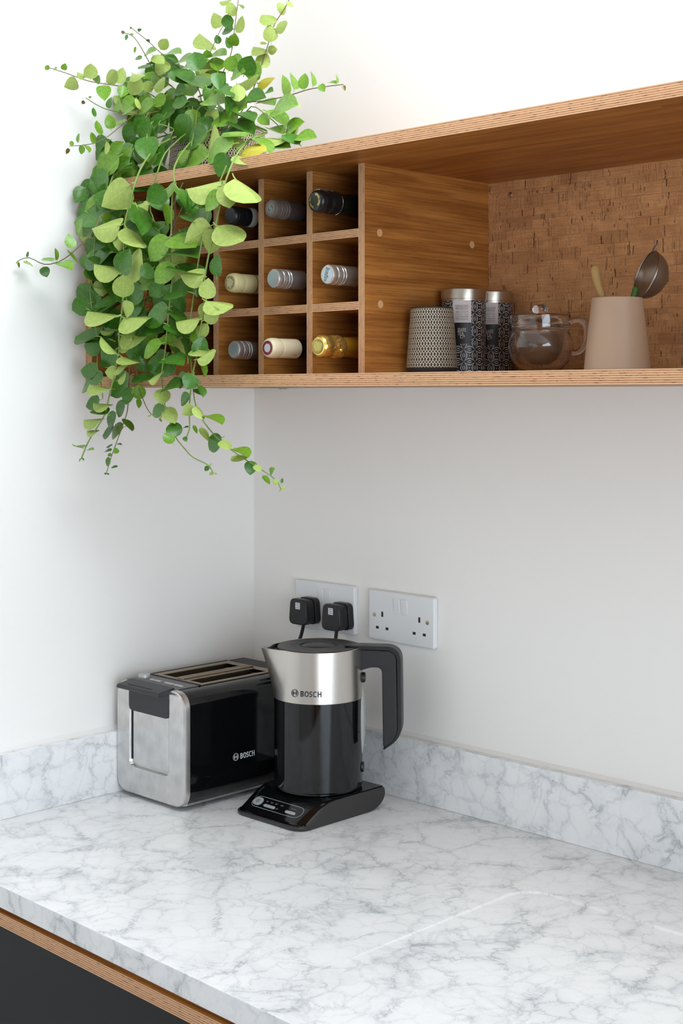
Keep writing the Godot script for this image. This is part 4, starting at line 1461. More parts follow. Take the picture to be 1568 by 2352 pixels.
	# handle: soft core plates inside a rounded strap
	var turn := Transform3D(Basis(Vector3.UP, -deg_to_rad(9.0)), Vector3.ZERO)
	var core := [Vector3(0.0680, 0.2270, 0), Vector3(0.1300, 0.2270, 0.019), Vector3(0.1325, 0.0800, 0.016), Vector3(0.1085, 0.0655, 0.008), Vector3(0.1065, 0.1985, 0.0095), Vector3(0.0880, 0.1985, 0.006), Vector3(0.0690, 0.1920, 0)]
	core.reverse()
	g = Geo.new()
	g.prism(Geo.rounded(core, 7), -0.0125, 0.0125, 0.0022, turn)
	part("handle_core", g, M.black_soft, o, 40.0)
	var strap := [Vector3(0.0450, 0.2340, 0), Vector3(0.1385, 0.2340, 0.026), Vector3(0.1400, 0.0865, 0.022), Vector3(0.1110, 0.0655, 0.002), Vector3(0.1085, 0.0665, 0.0), Vector3(0.1325, 0.0860, 0.018), Vector3(0.1312, 0.2275, 0.021), Vector3(0.0650, 0.2275, 0.0)]
	strap.reverse()
	g = Geo.new()
	g.prism(Geo.rounded(strap, 8), -0.0148, 0.0148, 0.0026, turn)
	part("handle_strap", g, M.black_satin, o, 40.0)
	# lid catch, gauge, knob on the handle side
	g = Geo.new()
	g.lathe([Vector2(0, -0.001), Vector2(0.0085, -0.001), Vector2(0.0085, 0.0030), Vector2(0.0074, 0.0044), Vector2(0, 0.0046)], 28, turn * Transform3D(Basis(Vector3.FORWARD, PI / 2), Vector3(r, 0.1800, 0)))
	part("release_button", g, M.black_satin, o)
	g = Geo.new()
	rs = []
	for i in 17:
		var f := i / 16.0
		var wdt := 0.0115 * pow(sin(PI * clampf(f * 0.96 + 0.02, 0.0, 1.0)), 0.5)
		var y := lerpf(0.0560, 0.1665, f)
		var ring := PackedVector3Array()
		for j in 16:
			var q := TAU * j / 16
			ring.append(turn * Vector3(r - 0.0015 + 0.0065 * wdt / 0.0115 * cos(q), y, wdt * sin(q)))
		rs.append(ring)
	g.rings(rs)
	var gauge := part("water_gauge", g, M.gauge, o, 60.0, "clear water gauge")
	g = Geo.new()
	for i in 5:
		g.box(Vector3(r + 0.0042, 0.070 + 0.0205 * i, 0.002), Vector3(r + 0.0050, 0.0706 + 0.0205 * i, 0.007))
	part("gauge_marks", moved(g, turn), M.white_print, gauge)
	g = Geo.new()
	g.lathe([Vector2(0, 0), Vector2(0.0085, 0), Vector2(0.0080, 0.0030), Vector2(0, 0.0042)], 20, turn * Transform3D(Basis(Vector3.FORWARD, PI / 2), Vector3(r - 0.001, 0.0330, 0)))
	part("side_stop", g, M.black_satin, o)
	g = wrapped(letters("BOSCH", 0.0345, 0.0090, true), r + 0.0004, deg_to_rad(-9.5), 0.2022 - y0)
	part("lettering", g, M.dark_print, o)
	g = wrapped(emblem(0.0062), r + 0.0004, deg_to_rad(-31.0), 0.2022 - y0)
	part("emblem", g, M.dark_print, o)


# The trailing plant, measured in tenths of a millimetre in the room's own axes. Each vine: stem radius (mm), woody or not,
# its stem as x, y, z triples, then its leaves as base, tip, upper side's normal (hundredths), width and kind.
const VINES := [
	[1.9, 0, [1398,11200,2193,1403,11282,2259,1409,11392,2353,1416,11453,2447,1425,11428,2518,1434,11353,2590,1434,11267,2700,1405,11184,2874,1367,11089,3087,1371,10979,3300,1450,10845,3509,1571,10695,3719,1681,10548,3900,1771,10407,4046,1850,10268,4165,1899,10140,4250,1900,10029,4290,1871,9929,4297,1841,9828,4304,1818,9727,4322,1795,9626,4340,1784,9516,4357,1793,9394,4375,1814,9263,4392,1833,9130,4407,1843,8995,4420,1852,8858,4431,1862,8726,4443,1879,8598,4455,1897,8476,4468,1910,8367,4479,1914,8280,4488,1912,8206,4495,1902,8123,4500,1880,8018,4502,1850,7903,4501,1829,7793,4500,1827,7696,4500,1834,7604,4500,1829,7505,4500,1801,7392,4500,1762,7272,4500,1718,7151,4500,1670,7030,4500,1618,6909,4500,1570,6795,4500,1533,6691,4499,1500,6594,4499,1457,6504,4500,1395,6423,4504,1322,6350,4509,1250,6276,4514,1180,6201,4520,1110,6126,4526,1045,6046,4532,980,5947,4539,919,5843,4545,876,5769,4550],
		[1898,10119,4346,1326,9824,4478,-33,24,-91,486,2,1792,9485,4459,1139,9484,4529,-9,-50,-86,486,2,2078,9780,4345,2355,9276,4453,88,45,-14,432,0,1778,9403,4380,1747,9088,4446,-82,-4,-57,287,2,1892,9448,4405,2381,9086,4433,-59,-80,-9,450,2,1931,8721,4527,2231,9082,4585,20,-32,93,350,0,1892,8702,4438,2471,9037,4547,21,-5,-98,501,2,1719,8731,4419,1147,8918,4490,-32,-78,-54,448,2,1983,8338,4533,2132,8680,4645,-70,48,-53,346,2,2164,8278,4601,2088,8009,4544,-30,28,-91,211,12,1908,8038,4613,1059,8161,4555,-11,-94,-33,636,2,1946,8022,4492,2669,7956,4587,-1,-85,-52,542,2,1689,7832,4473,1376,7840,4531,-10,-91,-41,235,12,1909,7457,4614,1616,7736,4692,-66,-73,16,305,2,1827,7751,4444,2463,7720,4440,-4,-72,-69,471,2,1793,7555,4487,2141,7709,4473,17,-46,-87,281,2,1965,7413,4547,2441,7305,4584,-21,-97,-15,362,2,1749,7162,4496,1601,7175,4607,-60,0,-80,224,12,1719,7241,4473,2078,7235,4564,15,-75,-64,274,2,1773,7044,4486,2052,7180,4532,32,-36,-87,232,12,1666,6895,4592,1086,6983,4533,-11,-95,-29,436,2,1578,6634,4506,1173,6686,4523,-13,-89,-43,302,2,1546,6505,4524,1155,6550,4557,14,91,39,293,0,1263,6389,4469,808,6407,4447,-1,-82,-57,338,2,1259,6213,4521,986,6228,4515,-3,-83,-55,203,12,1014,5952,4620,729,5979,4597,9,100,-2,213,11,1151,5920,4635,1325,5934,4612,-2,92,38,130,11,871,5791,4525,921,5735,4527,74,66,-9,37,11,1015,5788,4653,973,5730,4650,-5,-1,100,36,11]],
	[1.5, 0, [1150,11200,1853,1125,11294,1937,1089,11420,2057,1053,11498,2177,1020,11490,2267,986,11432,2357,957,11356,2500,934,11271,2739,916,11166,3030,902,11037,3300,890,10873,3530,882,10684,3737,887,10495,3900,925,10306,4003,976,10116,4061,985,9951,4100,910,9825,4121,794,9723,4123,708,9627,4125,690,9545,4133,703,9469,4142,704,9346,4150,670,9138,4158,625,8884,4167,601,8655,4175,616,8482,4184,652,8333,4194,695,8185,4200,749,8027,4202,810,7869,4201,852,7717,4200,854,7569,4200,837,7427,4200,832,7302,4200,857,7207,4200,895,7130,4200,929,7048,4200,954,6940,4200,974,6828,4200,987,6749,4200],
		[398,10392,3965,100,10038,4006,30,-14,94,344,0,868,10476,4009,393,10080,3978,-1,-6,100,458,0,515,10016,4080,100,9727,4085,-5,8,100,374,0,802,10066,4051,425,9717,4116,7,11,99,383,1,745,9709,4207,450,9432,4210,4,-3,100,299,0,396,9702,4100,217,9470,4172,8,24,97,224,11,1250,9117,4225,465,9018,4202,-9,53,84,586,0,408,9160,4122,392,8906,4157,9,13,99,190,10,879,8671,4234,607,8896,4281,64,74,18,264,0,583,8331,4162,279,8224,4312,49,-21,84,344,0,1419,8337,4181,678,8259,4185,-7,73,68,551,0,774,8200,4312,1237,7886,4315,56,83,-2,414,0,933,7770,4264,274,7777,4244,-1,80,61,488,0,938,7577,4192,628,7619,4318,38,4,92,309,0,870,7205,4208,479,7213,4283,18,37,91,295,0,1093,7046,4296,505,6900,4255,-20,58,79,449,0,883,6725,4189,550,6619,4229,5,23,97,260,0,596,8658,4129,938,8542,4163,-33,-92,21,268,2,1534,7897,4022,2035,7592,4045,43,74,52,499,0,2909,8376,4065,2382,8214,4027,6,-41,91,519,0,2707,9020,4099,2498,8749,4187,-71,35,-61,312,2,1924,8343,4101,1439,8144,4154,10,3,99,487,0,2363,8059,4058,1988,7805,4089,4,6,100,420,0,2855,9191,4119,3233,8967,4059,43,53,73,367,0,1177,8902,3968,1009,8622,4000,40,-13,91,272,10,1213,8038,4184,1590,7861,4174,30,61,73,347,0,1682,8013,3960,2334,7781,4065,7,56,82,589,0,1319,8357,3978,874,8180,3980,-27,68,68,448,0,1437,9290,4042,2157,9103,4154,17,90,40,617,0,3073,7968,4133,2570,7793,4116,-2,-5,100,438,0,652,9557,4042,169,9441,4080,-8,1,-100,455,2,2405,8424,4020,2188,8169,4056,33,-15,93,283,0,1731,9295,4014,1670,8942,4066,63,1,78,355,1,2556,7416,4127,2240,7087,4110,56,-57,60,435,0,1580,7905,4185,1825,7606,4224,51,51,70,329,0,1948,8158,4068,1539,8014,4136,27,-36,89,364,0]],
	[1.6, 0, [1456,11200,2131,1512,11272,2218,1594,11369,2342,1675,11417,2466,1745,11380,2567,1816,11294,2669,1894,11193,2800,1977,11087,2980,2068,10965,3190,2173,10831,3400,2306,10680,3615,2453,10517,3830,2585,10365,4000,2699,10222,4103,2797,10089,4161,2861,9992,4200,2870,9960,4222,2845,9964,4225,2826,9938,4228,2828,9849,4237,2836,9730,4246,2844,9609,4256,2850,9492,4265,2857,9373,4274,2861,9259,4283,2859,9154,4293,2855,9053,4302,2862,8955,4311,2893,8860,4320,2936,8767,4330,2965,8666,4339,2968,8544,4348,2957,8414,4357,2948,8300,4367,2949,8221,4377,2952,8158,4387,2949,8084,4394,2938,7985,4398,2922,7874,4399,2905,7763,4400,2889,7655,4400,2872,7546,4400,2853,7442,4400,2828,7344,4400,2801,7251,4400,2784,7163,4400,2783,7081,4400,2791,7005,4401,2805,6925,4403,2822,6841,4407,2844,6754,4412,2874,6667,4417,2914,6581,4421,2962,6495,4426,3011,6411,4431,3058,6330,4435,3105,6252,4440,3164,6179,4444,3242,6112,4449,3331,6050,4454,3415,5995,4458,3485,5949,4463,3550,5911,4468,3630,5876,4472,3741,5844,4477,3866,5815,4481,3970,5783,4486,4037,5741,4491,4083,5697,4496,4113,5665,4500],
		[2974,9956,4286,2554,9939,4179,-24,39,89,321,1,3035,9970,4299,3243,9542,4261,88,44,-17,353,0,2779,9971,4328,2487,9804,4459,53,-32,78,344,0,2839,9226,4314,2477,8879,4391,18,2,98,375,1,2944,9209,4349,3548,9020,4355,25,82,52,468,1,2860,8976,4310,3588,8850,4356,14,93,35,548,0,3028,8792,4329,3777,8602,4420,22,96,20,575,0,3145,8766,4443,2792,8527,4543,27,1,96,324,1,2508,8779,4360,2355,8663,4493,71,-15,69,273,10,3416,8353,4345,2672,8404,4216,-6,75,66,560,0,2878,8142,4357,2399,7884,4432,1,26,97,407,0,2986,8100,4383,3301,7827,4402,65,76,5,309,0,2989,7887,4467,3430,7664,4383,47,87,17,370,0,2825,7592,4446,2431,7390,4476,-13,40,91,328,1,3016,7557,4379,3232,7367,4407,66,73,-17,214,10,2991,7351,4518,3552,7245,4601,10,89,45,427,0,2686,7685,4350,3034,7625,4311,20,73,66,263,1,2930,7139,4515,2600,7021,4520,23,-66,-71,259,2,2474,7035,4416,2013,7106,4344,7,89,45,349,0,2931,6925,4448,3423,6923,4573,-16,74,65,375,0,2805,6904,4408,2936,6661,4520,-65,-58,-49,261,12,2959,6614,4484,2676,6503,4496,-3,19,98,225,10,2962,6621,4459,3158,6373,4440,-65,-47,-59,234,12,3197,6177,4484,3029,6402,4370,55,67,50,252,10,3250,6088,4562,3073,6239,4601,62,60,51,174,11,3341,6299,4452,3492,6325,4458,-17,88,45,113,10,3617,6357,4462,3676,6232,4443,88,44,-17,103,11,3440,6186,4492,3518,6104,4516,45,62,65,75,10,4048,5767,4539,3964,5692,4535,38,-47,80,74,10,4104,5675,4506,4021,5637,4502,-13,38,-92,55,12,4125,5665,4496,4211,5653,4508,-3,-76,-64,44,12,4026,5776,4507,4106,5810,4521,26,-21,-94,44,12,2652,9139,3976,2379,8780,3911,60,-56,57,424,1,739,8470,4064,100,8327,4021,2,-36,93,599,0,2975,9953,4084,3119,9635,4173,65,46,60,330,0,1558,8285,4007,1848,8039,4036,-54,-69,-48,326,2,2023,7712,4175,1677,7372,4173,52,-53,67,465,0,1409,8505,4172,1709,8118,4175,79,61,10,434,0,2709,9371,3992,3024,9105,4043,39,59,71,396,0,2952,7800,4024,3267,7617,4003,32,46,83,306,1,995,7796,4070,1010,7428,4061,99,4,15,346,0,2529,8542,4147,2266,8358,4233,37,-10,92,291,0,2323,9990,4190,2538,9662,4158,78,47,41,372,0,765,7887,3976,861,7504,3966,75,17,64,346,1,2529,7755,3952,2788,7448,3950,-73,-62,-29,353,2,2093,7975,4198,2711,7770,4306,5,58,81,589,0,1719,9629,4118,1843,9264,4175,53,30,79,380,0,1209,8094,3961,561,7878,3899,23,-44,-87,575,2,660,8875,3968,659,8507,3915,53,-12,84,343,0]],
	[1.8, 0, [1133,11200,2378,1414,11250,2420,1815,11315,2479,2217,11332,2539,2608,11258,2580,2999,11135,2621,3300,11023,2700,3449,10953,2836,3507,10894,3010,3576,10819,3200,3696,10719,3415,3826,10603,3646,3935,10473,3850,4020,10325,4015,4085,10163,4152,4118,10004,4250,4102,9853,4293,4054,9705,4296,4009,9560,4300,3981,9409,4317,3957,9260,4333,3940,9143,4350,3936,9086,4368,3940,9060,4386,3932,8999,4400,3897,8868,4408,3851,8703,4411,3821,8548,4415,3825,8419,4420,3845,8300,4425,3855,8191,4430,3841,8094,4435,3815,8006,4440,3792,7922,4445,3775,7847,4450,3760,7776,4455,3745,7694,4460,3730,7587,4465,3715,7468,4470,3698,7361,4475,3678,7281,4480,3656,7212,4485,3635,7131,4490,3615,7026,4494,3596,6909,4498,3582,6797,4500,3573,6692,4501,3568,6592,4500,3565,6503,4500,3566,6430,4500,3569,6369,4500,3565,6315,4500,3546,6263,4500,3519,6218,4500,3499,6187,4500],
		[3807,8558,4425,3365,8613,4518,-24,-39,-89,337,2,3930,8227,4475,3942,8537,4446,-77,-3,-64,260,12,3773,7922,4477,3206,7915,4473,1,-74,-67,420,2,3975,7911,4558,4285,8066,4539,-12,12,-99,257,12,3675,7680,4424,3834,7876,4371,-52,20,-83,190,12,3699,7407,4462,3791,7684,4401,75,-10,66,248,10,3825,7336,4566,4174,7464,4498,4,-56,-83,280,2,3782,7318,4463,3874,7069,4468,89,33,-31,196,11,3490,7344,4465,3286,7737,4431,84,40,-37,329,0,3733,7113,4558,3690,6888,4667,81,12,58,261,10,3811,6953,4528,3966,6773,4570,77,62,-17,178,10,3419,7124,4429,3184,6908,4390,-22,6,97,238,10,3625,6813,4536,3399,6654,4525,-12,10,99,205,10,3750,6631,4572,3550,6517,4628,-40,27,-88,191,12,3820,6648,4563,4010,6449,4605,-73,-69,2,206,12,3706,8192,4332,3779,7863,4261,-97,-18,-15,255,12]],
	[1.5, 0, [4022,9987,4250,4022,9895,4250],
		[4043,9895,4290,3316,9920,4354,-9,-66,-74,540,2,4198,9892,4350,4327,9533,4370,-67,-28,-69,321,2,4330,9975,4267,4916,9559,4361,-55,-81,-20,536,2,4142,9781,4345,3841,9530,4421,14,14,98,296,1,3771,9329,4261,3272,9109,4358,-34,38,-86,416,2,4030,9300,4352,4623,9035,4358,-32,-74,-59,481,2,3844,9268,4245,3629,8921,4161,-59,52,-62,333,2,3948,8565,4295,4046,8893,4332,12,-15,98,255,10]],
	[1.0, 0, [3819,8220,4400,3834,8170,4400],
		[3958,8192,4504,4485,8077,4441,-24,-86,-44,402,2]],
	[1.3, 0, [3829,10258,4000,3778,10040,4072,3704,9719,4172,3621,9339,4250,3520,8848,4283,3411,8297,4293,3336,7878,4300,3319,7717,4309,3337,7689,4316,3363,7608,4322,3393,7381,4330,3430,7101,4338,3469,6871,4344,3500,6737,4348,3532,6652,4349,3579,6571,4350,3651,6480,4351,3739,6392,4351,3836,6309,4350,3942,6231,4348,4057,6157,4344,4175,6087,4339,4296,6021,4333,4420,5959,4325,4543,5902,4317,4664,5849,4308,4784,5801,4300,4895,5753,4289,5002,5702,4275,5100,5652,4260,5175,5603,4244,5216,5550,4228,5233,5498,4212,5243,5462,4200],
		[3862,6502,4415,4288,6374,4478,27,96,12,332,1,3716,6325,4387,3864,6124,4385,-80,-59,8,184,12,4064,6175,4295,3742,5988,4267,-10,2,99,276,0,4224,6148,4424,4446,6006,4487,-45,-84,-32,200,12,4498,6038,4397,4849,5912,4464,30,93,19,280,1,4660,5882,4378,4338,5916,4339,-6,-94,-34,241,12,4698,5857,4284,4704,5651,4307,74,9,66,187,10,4885,5812,4366,5019,5716,4404,-47,-80,-38,125,12,5044,5692,4231,5181,5767,4260,-23,5,97,117,11,4899,5654,4224,5010,5527,4204,75,66,-1,126,11,5266,5561,4286,5191,5601,4319,-49,-22,-85,92,12,5313,5563,4265,5331,5635,4252,71,-5,71,46,10,5374,5505,4310,5462,5499,4298,-15,-45,-88,45,12,5191,5467,4164,5179,5423,4171,-70,9,-71,35,12,3642,7335,4359,3804,7082,4425,83,44,-34,228,10,3562,7501,4421,3970,7384,4485,-19,-89,-42,318,2,3274,7677,4357,3393,7456,4384,87,48,9,187,10,3647,6903,4449,3853,6796,4459,45,88,18,172,10]],
	[1.2, 1, [2677,10128,3900,2428,9733,3928,2084,9176,3967,1811,8673,4000,1686,8294,4021,1634,7969,4037,1598,7701,4050,1563,7507,4059,1544,7372,4065,1534,7249,4071,1532,7127,4079,1539,7018,4086,1543,6908,4093,1545,6791,4100,1544,6673,4107,1535,6569,4114,1514,6485,4121,1484,6415,4129,1451,6341,4136,1413,6259,4143,1371,6174,4150,1329,6089,4157,1289,6007,4164,1248,5924,4171,1207,5836,4179,1161,5728,4187,1115,5615,4194,1083,5535,4200],
		[1529,7108,4068,1043,6794,4092,-9,21,97,428,0,1568,6709,4195,1379,6446,4175,-11,0,99,240,10,1610,6423,4213,1850,6234,4259,63,76,-18,229,10,1346,6511,4197,1098,6278,4166,-17,5,98,253,10,1280,6260,4204,935,6142,4170,-24,44,87,271,0,1400,6283,4098,1044,6115,4062,-26,36,89,293,1,1168,5989,4150,1042,5955,4170,-11,77,62,98,10,1455,6016,4278,1585,6007,4264,9,97,24,97,10,1395,5944,4206,1341,5864,4236,68,-19,71,102,11,1246,5903,4235,1067,5882,4225,-12,89,43,133,10,1122,5855,4130,1049,5807,4147,40,-33,85,56,11,1295,5785,4272,1167,5657,4252,-10,-5,99,135,10,1236,5644,4195,1369,5648,4186,0,87,49,98,10,1236,5545,4306,1178,5530,4311,14,-21,97,36,10,1110,5536,4206,1176,5512,4212,27,84,48,35,10,1669,6930,4146,1605,6650,4197,43,7,90,216,10,1264,7273,4193,922,7402,4184,31,86,41,271,0,1069,7714,4105,347,7758,4133,7,86,51,535,0,1989,7623,4069,1512,7513,4022,-19,47,86,363,0,1965,7311,4036,1828,7238,4151,67,-9,74,231,10,1199,7985,4117,894,7796,4106,-3,-1,100,265,0]],
	[1.1, 1, [2890,10038,3900,2629,9648,3928,2267,9097,3967,1980,8594,4000,1844,8204,4021,1782,7862,4037,1746,7584,4050,1723,7391,4059,1725,7262,4064,1735,7156,4070,1745,7068,4077,1764,7003,4083,1798,6930,4090,1858,6832,4097,1934,6727,4103,2006,6639,4110,2065,6580,4117,2118,6539,4123,2176,6507,4130,2249,6482,4137,2326,6465,4145,2380,6454,4150],
		[1825,6964,4110,1720,6728,4030,69,-49,53,231,11,1791,6746,4099,1813,6593,4101,99,14,0,114,11,1571,7339,4029,1919,7381,4113,-26,51,82,267,1,2304,6509,4229,2206,6475,4231,17,-53,-83,52,12,2286,6464,4104,2195,6485,4117,-19,-23,-96,50,12,2469,6467,4207,2556,6500,4192,-15,-5,-99,47,12,2412,6454,4147,2479,6389,4159,-66,-72,-19,47,12,2118,7907,4141,2382,7754,4166,50,87,1,226,10,2021,8338,4038,2022,8280,4089,88,31,35,100,10,2264,8440,4003,2445,8262,4025,67,71,19,189,10,1838,8509,3952,2050,8327,3980,66,75,-12,208,11,1209,9021,4032,1621,8847,4037,-25,-60,-76,373,2,3009,8621,3976,3172,8308,4020,77,46,45,290,0,1248,8686,4180,1557,8317,4269,68,65,34,467,0,2424,9235,4088,1980,8991,4051,18,-47,87,471,0,3081,9593,4125,3623,9350,4184,33,84,42,481,0,2331,8723,4161,1926,8528,4200,13,-7,99,385,1,884,8710,4144,861,8422,4106,-93,12,-34,278,12,2607,7400,4099,2211,7217,4121,-1,15,99,382,0,1065,9783,4147,1214,9398,4101,89,31,33,340,1,1837,9325,3958,2054,9063,3914,61,39,69,276,0,2250,7876,4189,2123,7602,4183,67,-33,67,275,11,2820,9122,4142,2864,8743,4206,-88,-18,-44,356,2,927,9626,3978,1495,9426,3935,32,80,51,518,0]],
	[1.4, 0, [1425,11200,2094,1463,11239,2250,1516,11288,2474,1570,11288,2697,1606,11206,2896,1641,11074,3096,1715,10936,3300,1876,10811,3535,2074,10679,3776,2195,10518,3950,2160,10298,4013,2048,10050,4009,1973,9845,4000,1988,9732,4005,2041,9663,4006,2090,9565,4007,2126,9400,4009,2158,9206,4011,2170,9023,4013,2145,8865,4015,2100,8718,4018,2071,8583,4020,2080,8462,4023,2106,8353,4027,2120,8245,4030,2109,8129,4033,2087,8013,4037,2060,7912,4040,2028,7829,4044,1991,7760,4047,1965,7713,4050],
		[2072,9814,4105,1720,9808,4137,-8,-32,-94,262,2,1047,9819,3976,1379,9585,4040,-53,-82,-22,304,2,1645,9606,3973,1326,9883,3945,-65,-76,-5,313,2,2357,9400,4118,2005,9089,4160,19,-8,98,349,0,2143,9599,4076,2110,9555,4107,77,-13,62,75,11,1621,8697,4039,2022,8478,4074,47,88,13,339,1,2288,8640,3966,1996,8487,3980,3,4,100,244,10,2508,9806,4112,2607,9437,4161,94,22,-24,285,1,3152,9552,4105,3055,9932,4116,94,25,-22,291,0,3170,9650,3953,3067,9558,4048,74,-15,66,194,11,1336,9331,4021,668,9262,3957,-14,62,77,499,0,1138,9317,4100,638,9385,4040,3,79,61,377,0,1244,8691,4122,777,8763,4205,22,83,52,355,0,1453,8618,3996,1098,8488,4005,-10,35,93,280,0,1550,9720,4012,1434,9445,4020,-34,11,-93,261,12,932,9715,3993,349,9528,3977,-14,37,92,558,0,1211,8629,4172,1555,8392,4121,54,66,53,395,0,698,9134,3997,1392,8844,4110,29,86,41,703,0,2843,9328,3973,3252,9032,4035,24,50,83,486,0,2517,8877,4197,2086,8699,4189,30,-76,58,455,0,1858,9305,4124,1948,8874,4218,91,26,32,399,1,2585,8786,4019,2965,8539,4009,-13,-16,-98,405,2,713,9150,3999,1217,8876,4078,-44,-87,-21,521,2,704,9276,4037,283,9121,3992,1,-31,95,442,0,1300,9391,4174,1409,9071,4190,51,22,83,300,0,1229,8227,4092,722,8050,4073,28,-84,46,445,0,2028,8505,4174,1613,8351,4191,11,-18,98,400,0,1192,10070,4080,1644,9791,4113,-49,-83,-25,461,2,509,9257,4036,898,9024,4036,20,34,92,411,1,2579,7397,3958,2272,7225,4013,22,-8,97,312,0,1306,7532,4173,983,7272,4171,22,-28,93,369,0,1319,9487,3957,1959,9303,4013,3,40,92,615,0]],
	[1.2, 1, [1050,11200,1787,1068,11301,1866,1093,11438,1980,1118,11527,2093,1157,11505,2196,1195,11434,2298,1186,11414,2400,1092,11498,2497,950,11633,2593,823,11758,2700,728,11861,2819,648,11955,2948,600,12016,3100,602,12028,3289,635,12007,3500,656,11990,3700,648,11986,3880,628,11985,4048,601,11994,4200,571,12017,4333,532,12050,4450,474,12086,4550,372,12131,4635,250,12179,4704,163,12213,4750],
		[358,12128,4808,269,12194,4829,38,22,90,89,11,337,12125,4716,472,12137,4730,-14,55,83,101,11,527,12116,4652,584,12219,4652,72,-40,56,106,11,545,11962,4390,261,11908,4458,-28,40,-87,229,12,727,12012,4356,541,12126,4391,-52,-70,-49,163,12,813,11980,4316,886,12214,4368,-76,36,-54,236,12,650,11985,4093,821,12068,4149,8,-66,75,146,11,735,11931,4007,869,11642,4080,69,46,56,247,11,604,12030,3853,900,12181,3865,-10,26,-96,246,12,573,12062,3584,645,12325,3538,-71,7,-70,204,12,774,11976,3605,781,11770,3684,85,21,48,208,11,677,12080,3463,933,11920,3331,-47,-2,-88,319,2,824,12198,3468,1162,12085,3516,-19,-81,-56,266,2,616,11993,3065,810,12145,3051,-47,54,-70,195,12,866,12030,3069,1223,12109,3095,12,-24,-96,272,2,1362,11653,2797,862,11554,2758,1,-40,92,473,1,120,12500,2401,167,12613,2678,72,-68,15,293,10,120,11806,2712,207,11678,3094,91,40,-7,384,0,120,12281,2552,100,12180,2916,71,67,23,366,0]],
	[1.1, 1, [1360,11200,1954,1321,11316,1986,1266,11476,2031,1211,11586,2077,1170,11580,2115,1128,11524,2153,1062,11532,2200,937,11679,2259,788,11890,2328,693,12052,2400,701,12108,2475,764,12115,2554,809,12132,2640,801,12178,2736,776,12233,2839,762,12301,2940,775,12389,3037,800,12489,3132,817,12585,3220,821,12676,3300,816,12763,3373,800,12830,3440,762,12868,3504,712,12887,3561,675,12898,3600],
		[816,12847,3636,733,12898,3643,21,22,95,58,14,830,12834,3592,805,12736,3605,81,-14,57,54,10,746,12893,3455,832,12838,3465,41,74,53,51,11,624,12536,3142,463,12576,3136,14,67,73,123,10,756,12401,3031,423,12442,3056,14,87,48,249,10,732,12596,3131,1040,12603,3141,-4,57,82,228,11,861,12567,3065,1099,12392,3022,-54,-60,-59,221,12,922,12295,2634,547,12362,2634,13,70,70,282,0,867,12650,3445,849,12539,3454,22,5,97,56,11,887,12429,2035,1257,12576,2067,-32,88,-36,372,2,120,11717,2732,111,11510,3029,64,62,45,318,1,667,11763,2443,659,11454,2474,73,5,68,284,11,1913,12264,2299,2032,12514,2259,82,-32,47,261,11,120,11685,2569,100,11577,2928,86,47,19,317,0,120,12408,2496,211,12634,2639,82,-51,28,251,10,120,12004,2165,175,12048,2489,88,-46,-9,323,0,1550,11405,2336,1355,11155,2377,15,4,99,297,0,252,12564,2259,150,12849,2332,92,26,29,288,11,2377,12113,2358,2601,12392,2392,51,-50,70,330,0,120,11974,2903,254,11737,3382,-80,-60,-7,493,2,139,11941,2875,100,12019,3207,94,33,3,321,0,578,11884,2061,100,11833,2069,6,-45,89,413,1,120,12023,2792,207,11813,3215,70,69,20,462,1]],
	[1.1, 1, [1322,11200,1700,1273,11332,1739,1202,11513,1795,1131,11646,1850,1061,11666,1902,991,11637,1954,941,11652,2000,922,11766,2032,924,11924,2058,933,12062,2100,952,12151,2170,977,12219,2255,982,12286,2340,953,12358,2420,904,12429,2500,855,12497,2580,812,12562,2661,769,12625,2741,731,12687,2820,705,12748,2897,683,12808,2972,645,12872,3040,573,12951,3104,484,13034,3161,421,13092,3200],
		[379,13096,3159,358,13119,3176,62,-4,79,43,14,620,13005,3210,715,13021,3198,18,-45,87,55,10,695,12831,3055,786,12854,3092,-1,-84,54,76,10,750,12732,2826,918,12886,2813,-53,52,-67,196,12,835,12654,2758,1236,12586,2757,14,83,54,301,1,718,12615,2655,738,12534,2705,83,43,35,103,10,1006,12491,2653,1469,12468,2675,0,73,68,343,1,933,12470,2437,1404,12446,2493,-6,60,80,352,1,1256,12478,2419,1508,12485,2375,15,37,92,189,11,1434,12268,2248,1051,12409,2317,-32,-48,-81,306,2,753,12443,2547,1047,12317,2521,35,70,62,237,11,930,12151,2015,1119,12419,2112,55,-60,58,296,0,2370,11382,2861,2891,11164,2956,8,55,83,530,1,2211,12099,2034,2337,12391,1979,37,2,93,297,1,480,11809,2541,416,11525,2586,-61,1,-79,277,12,1707,11585,2582,2199,11312,2643,-26,-64,-73,492,2,2148,12103,2422,2486,12144,2416,-3,43,90,281,1,120,12448,2424,196,12685,2581,60,-57,57,261,10,1893,11293,2899,1860,10944,2876,96,-11,25,319,1,2107,11622,2971,2582,11536,2926,19,72,66,435,1,2490,11652,2682,2902,11435,2760,-1,32,95,451,1,1099,11459,2932,790,11314,2925,1,-7,100,315,1]],
	[1.2, 1, [1143,11200,2013,1139,11319,2011,1134,11482,2009,1129,11596,2006,1116,11590,2004,1102,11535,2002,1116,11552,2000,1182,11726,2000,1275,11972,2000,1349,12168,2000,1375,12250,2000,1381,12282,2000,1407,12331,2000,1477,12425,2000,1567,12536,2000,1640,12656,2000,1679,12784,2000,1703,12921,2000,1726,13058,2000,1757,13199,2000,1787,13339,2000,1812,13459,2000,1828,13554,2000,1839,13629,2000,1846,13679,2000],
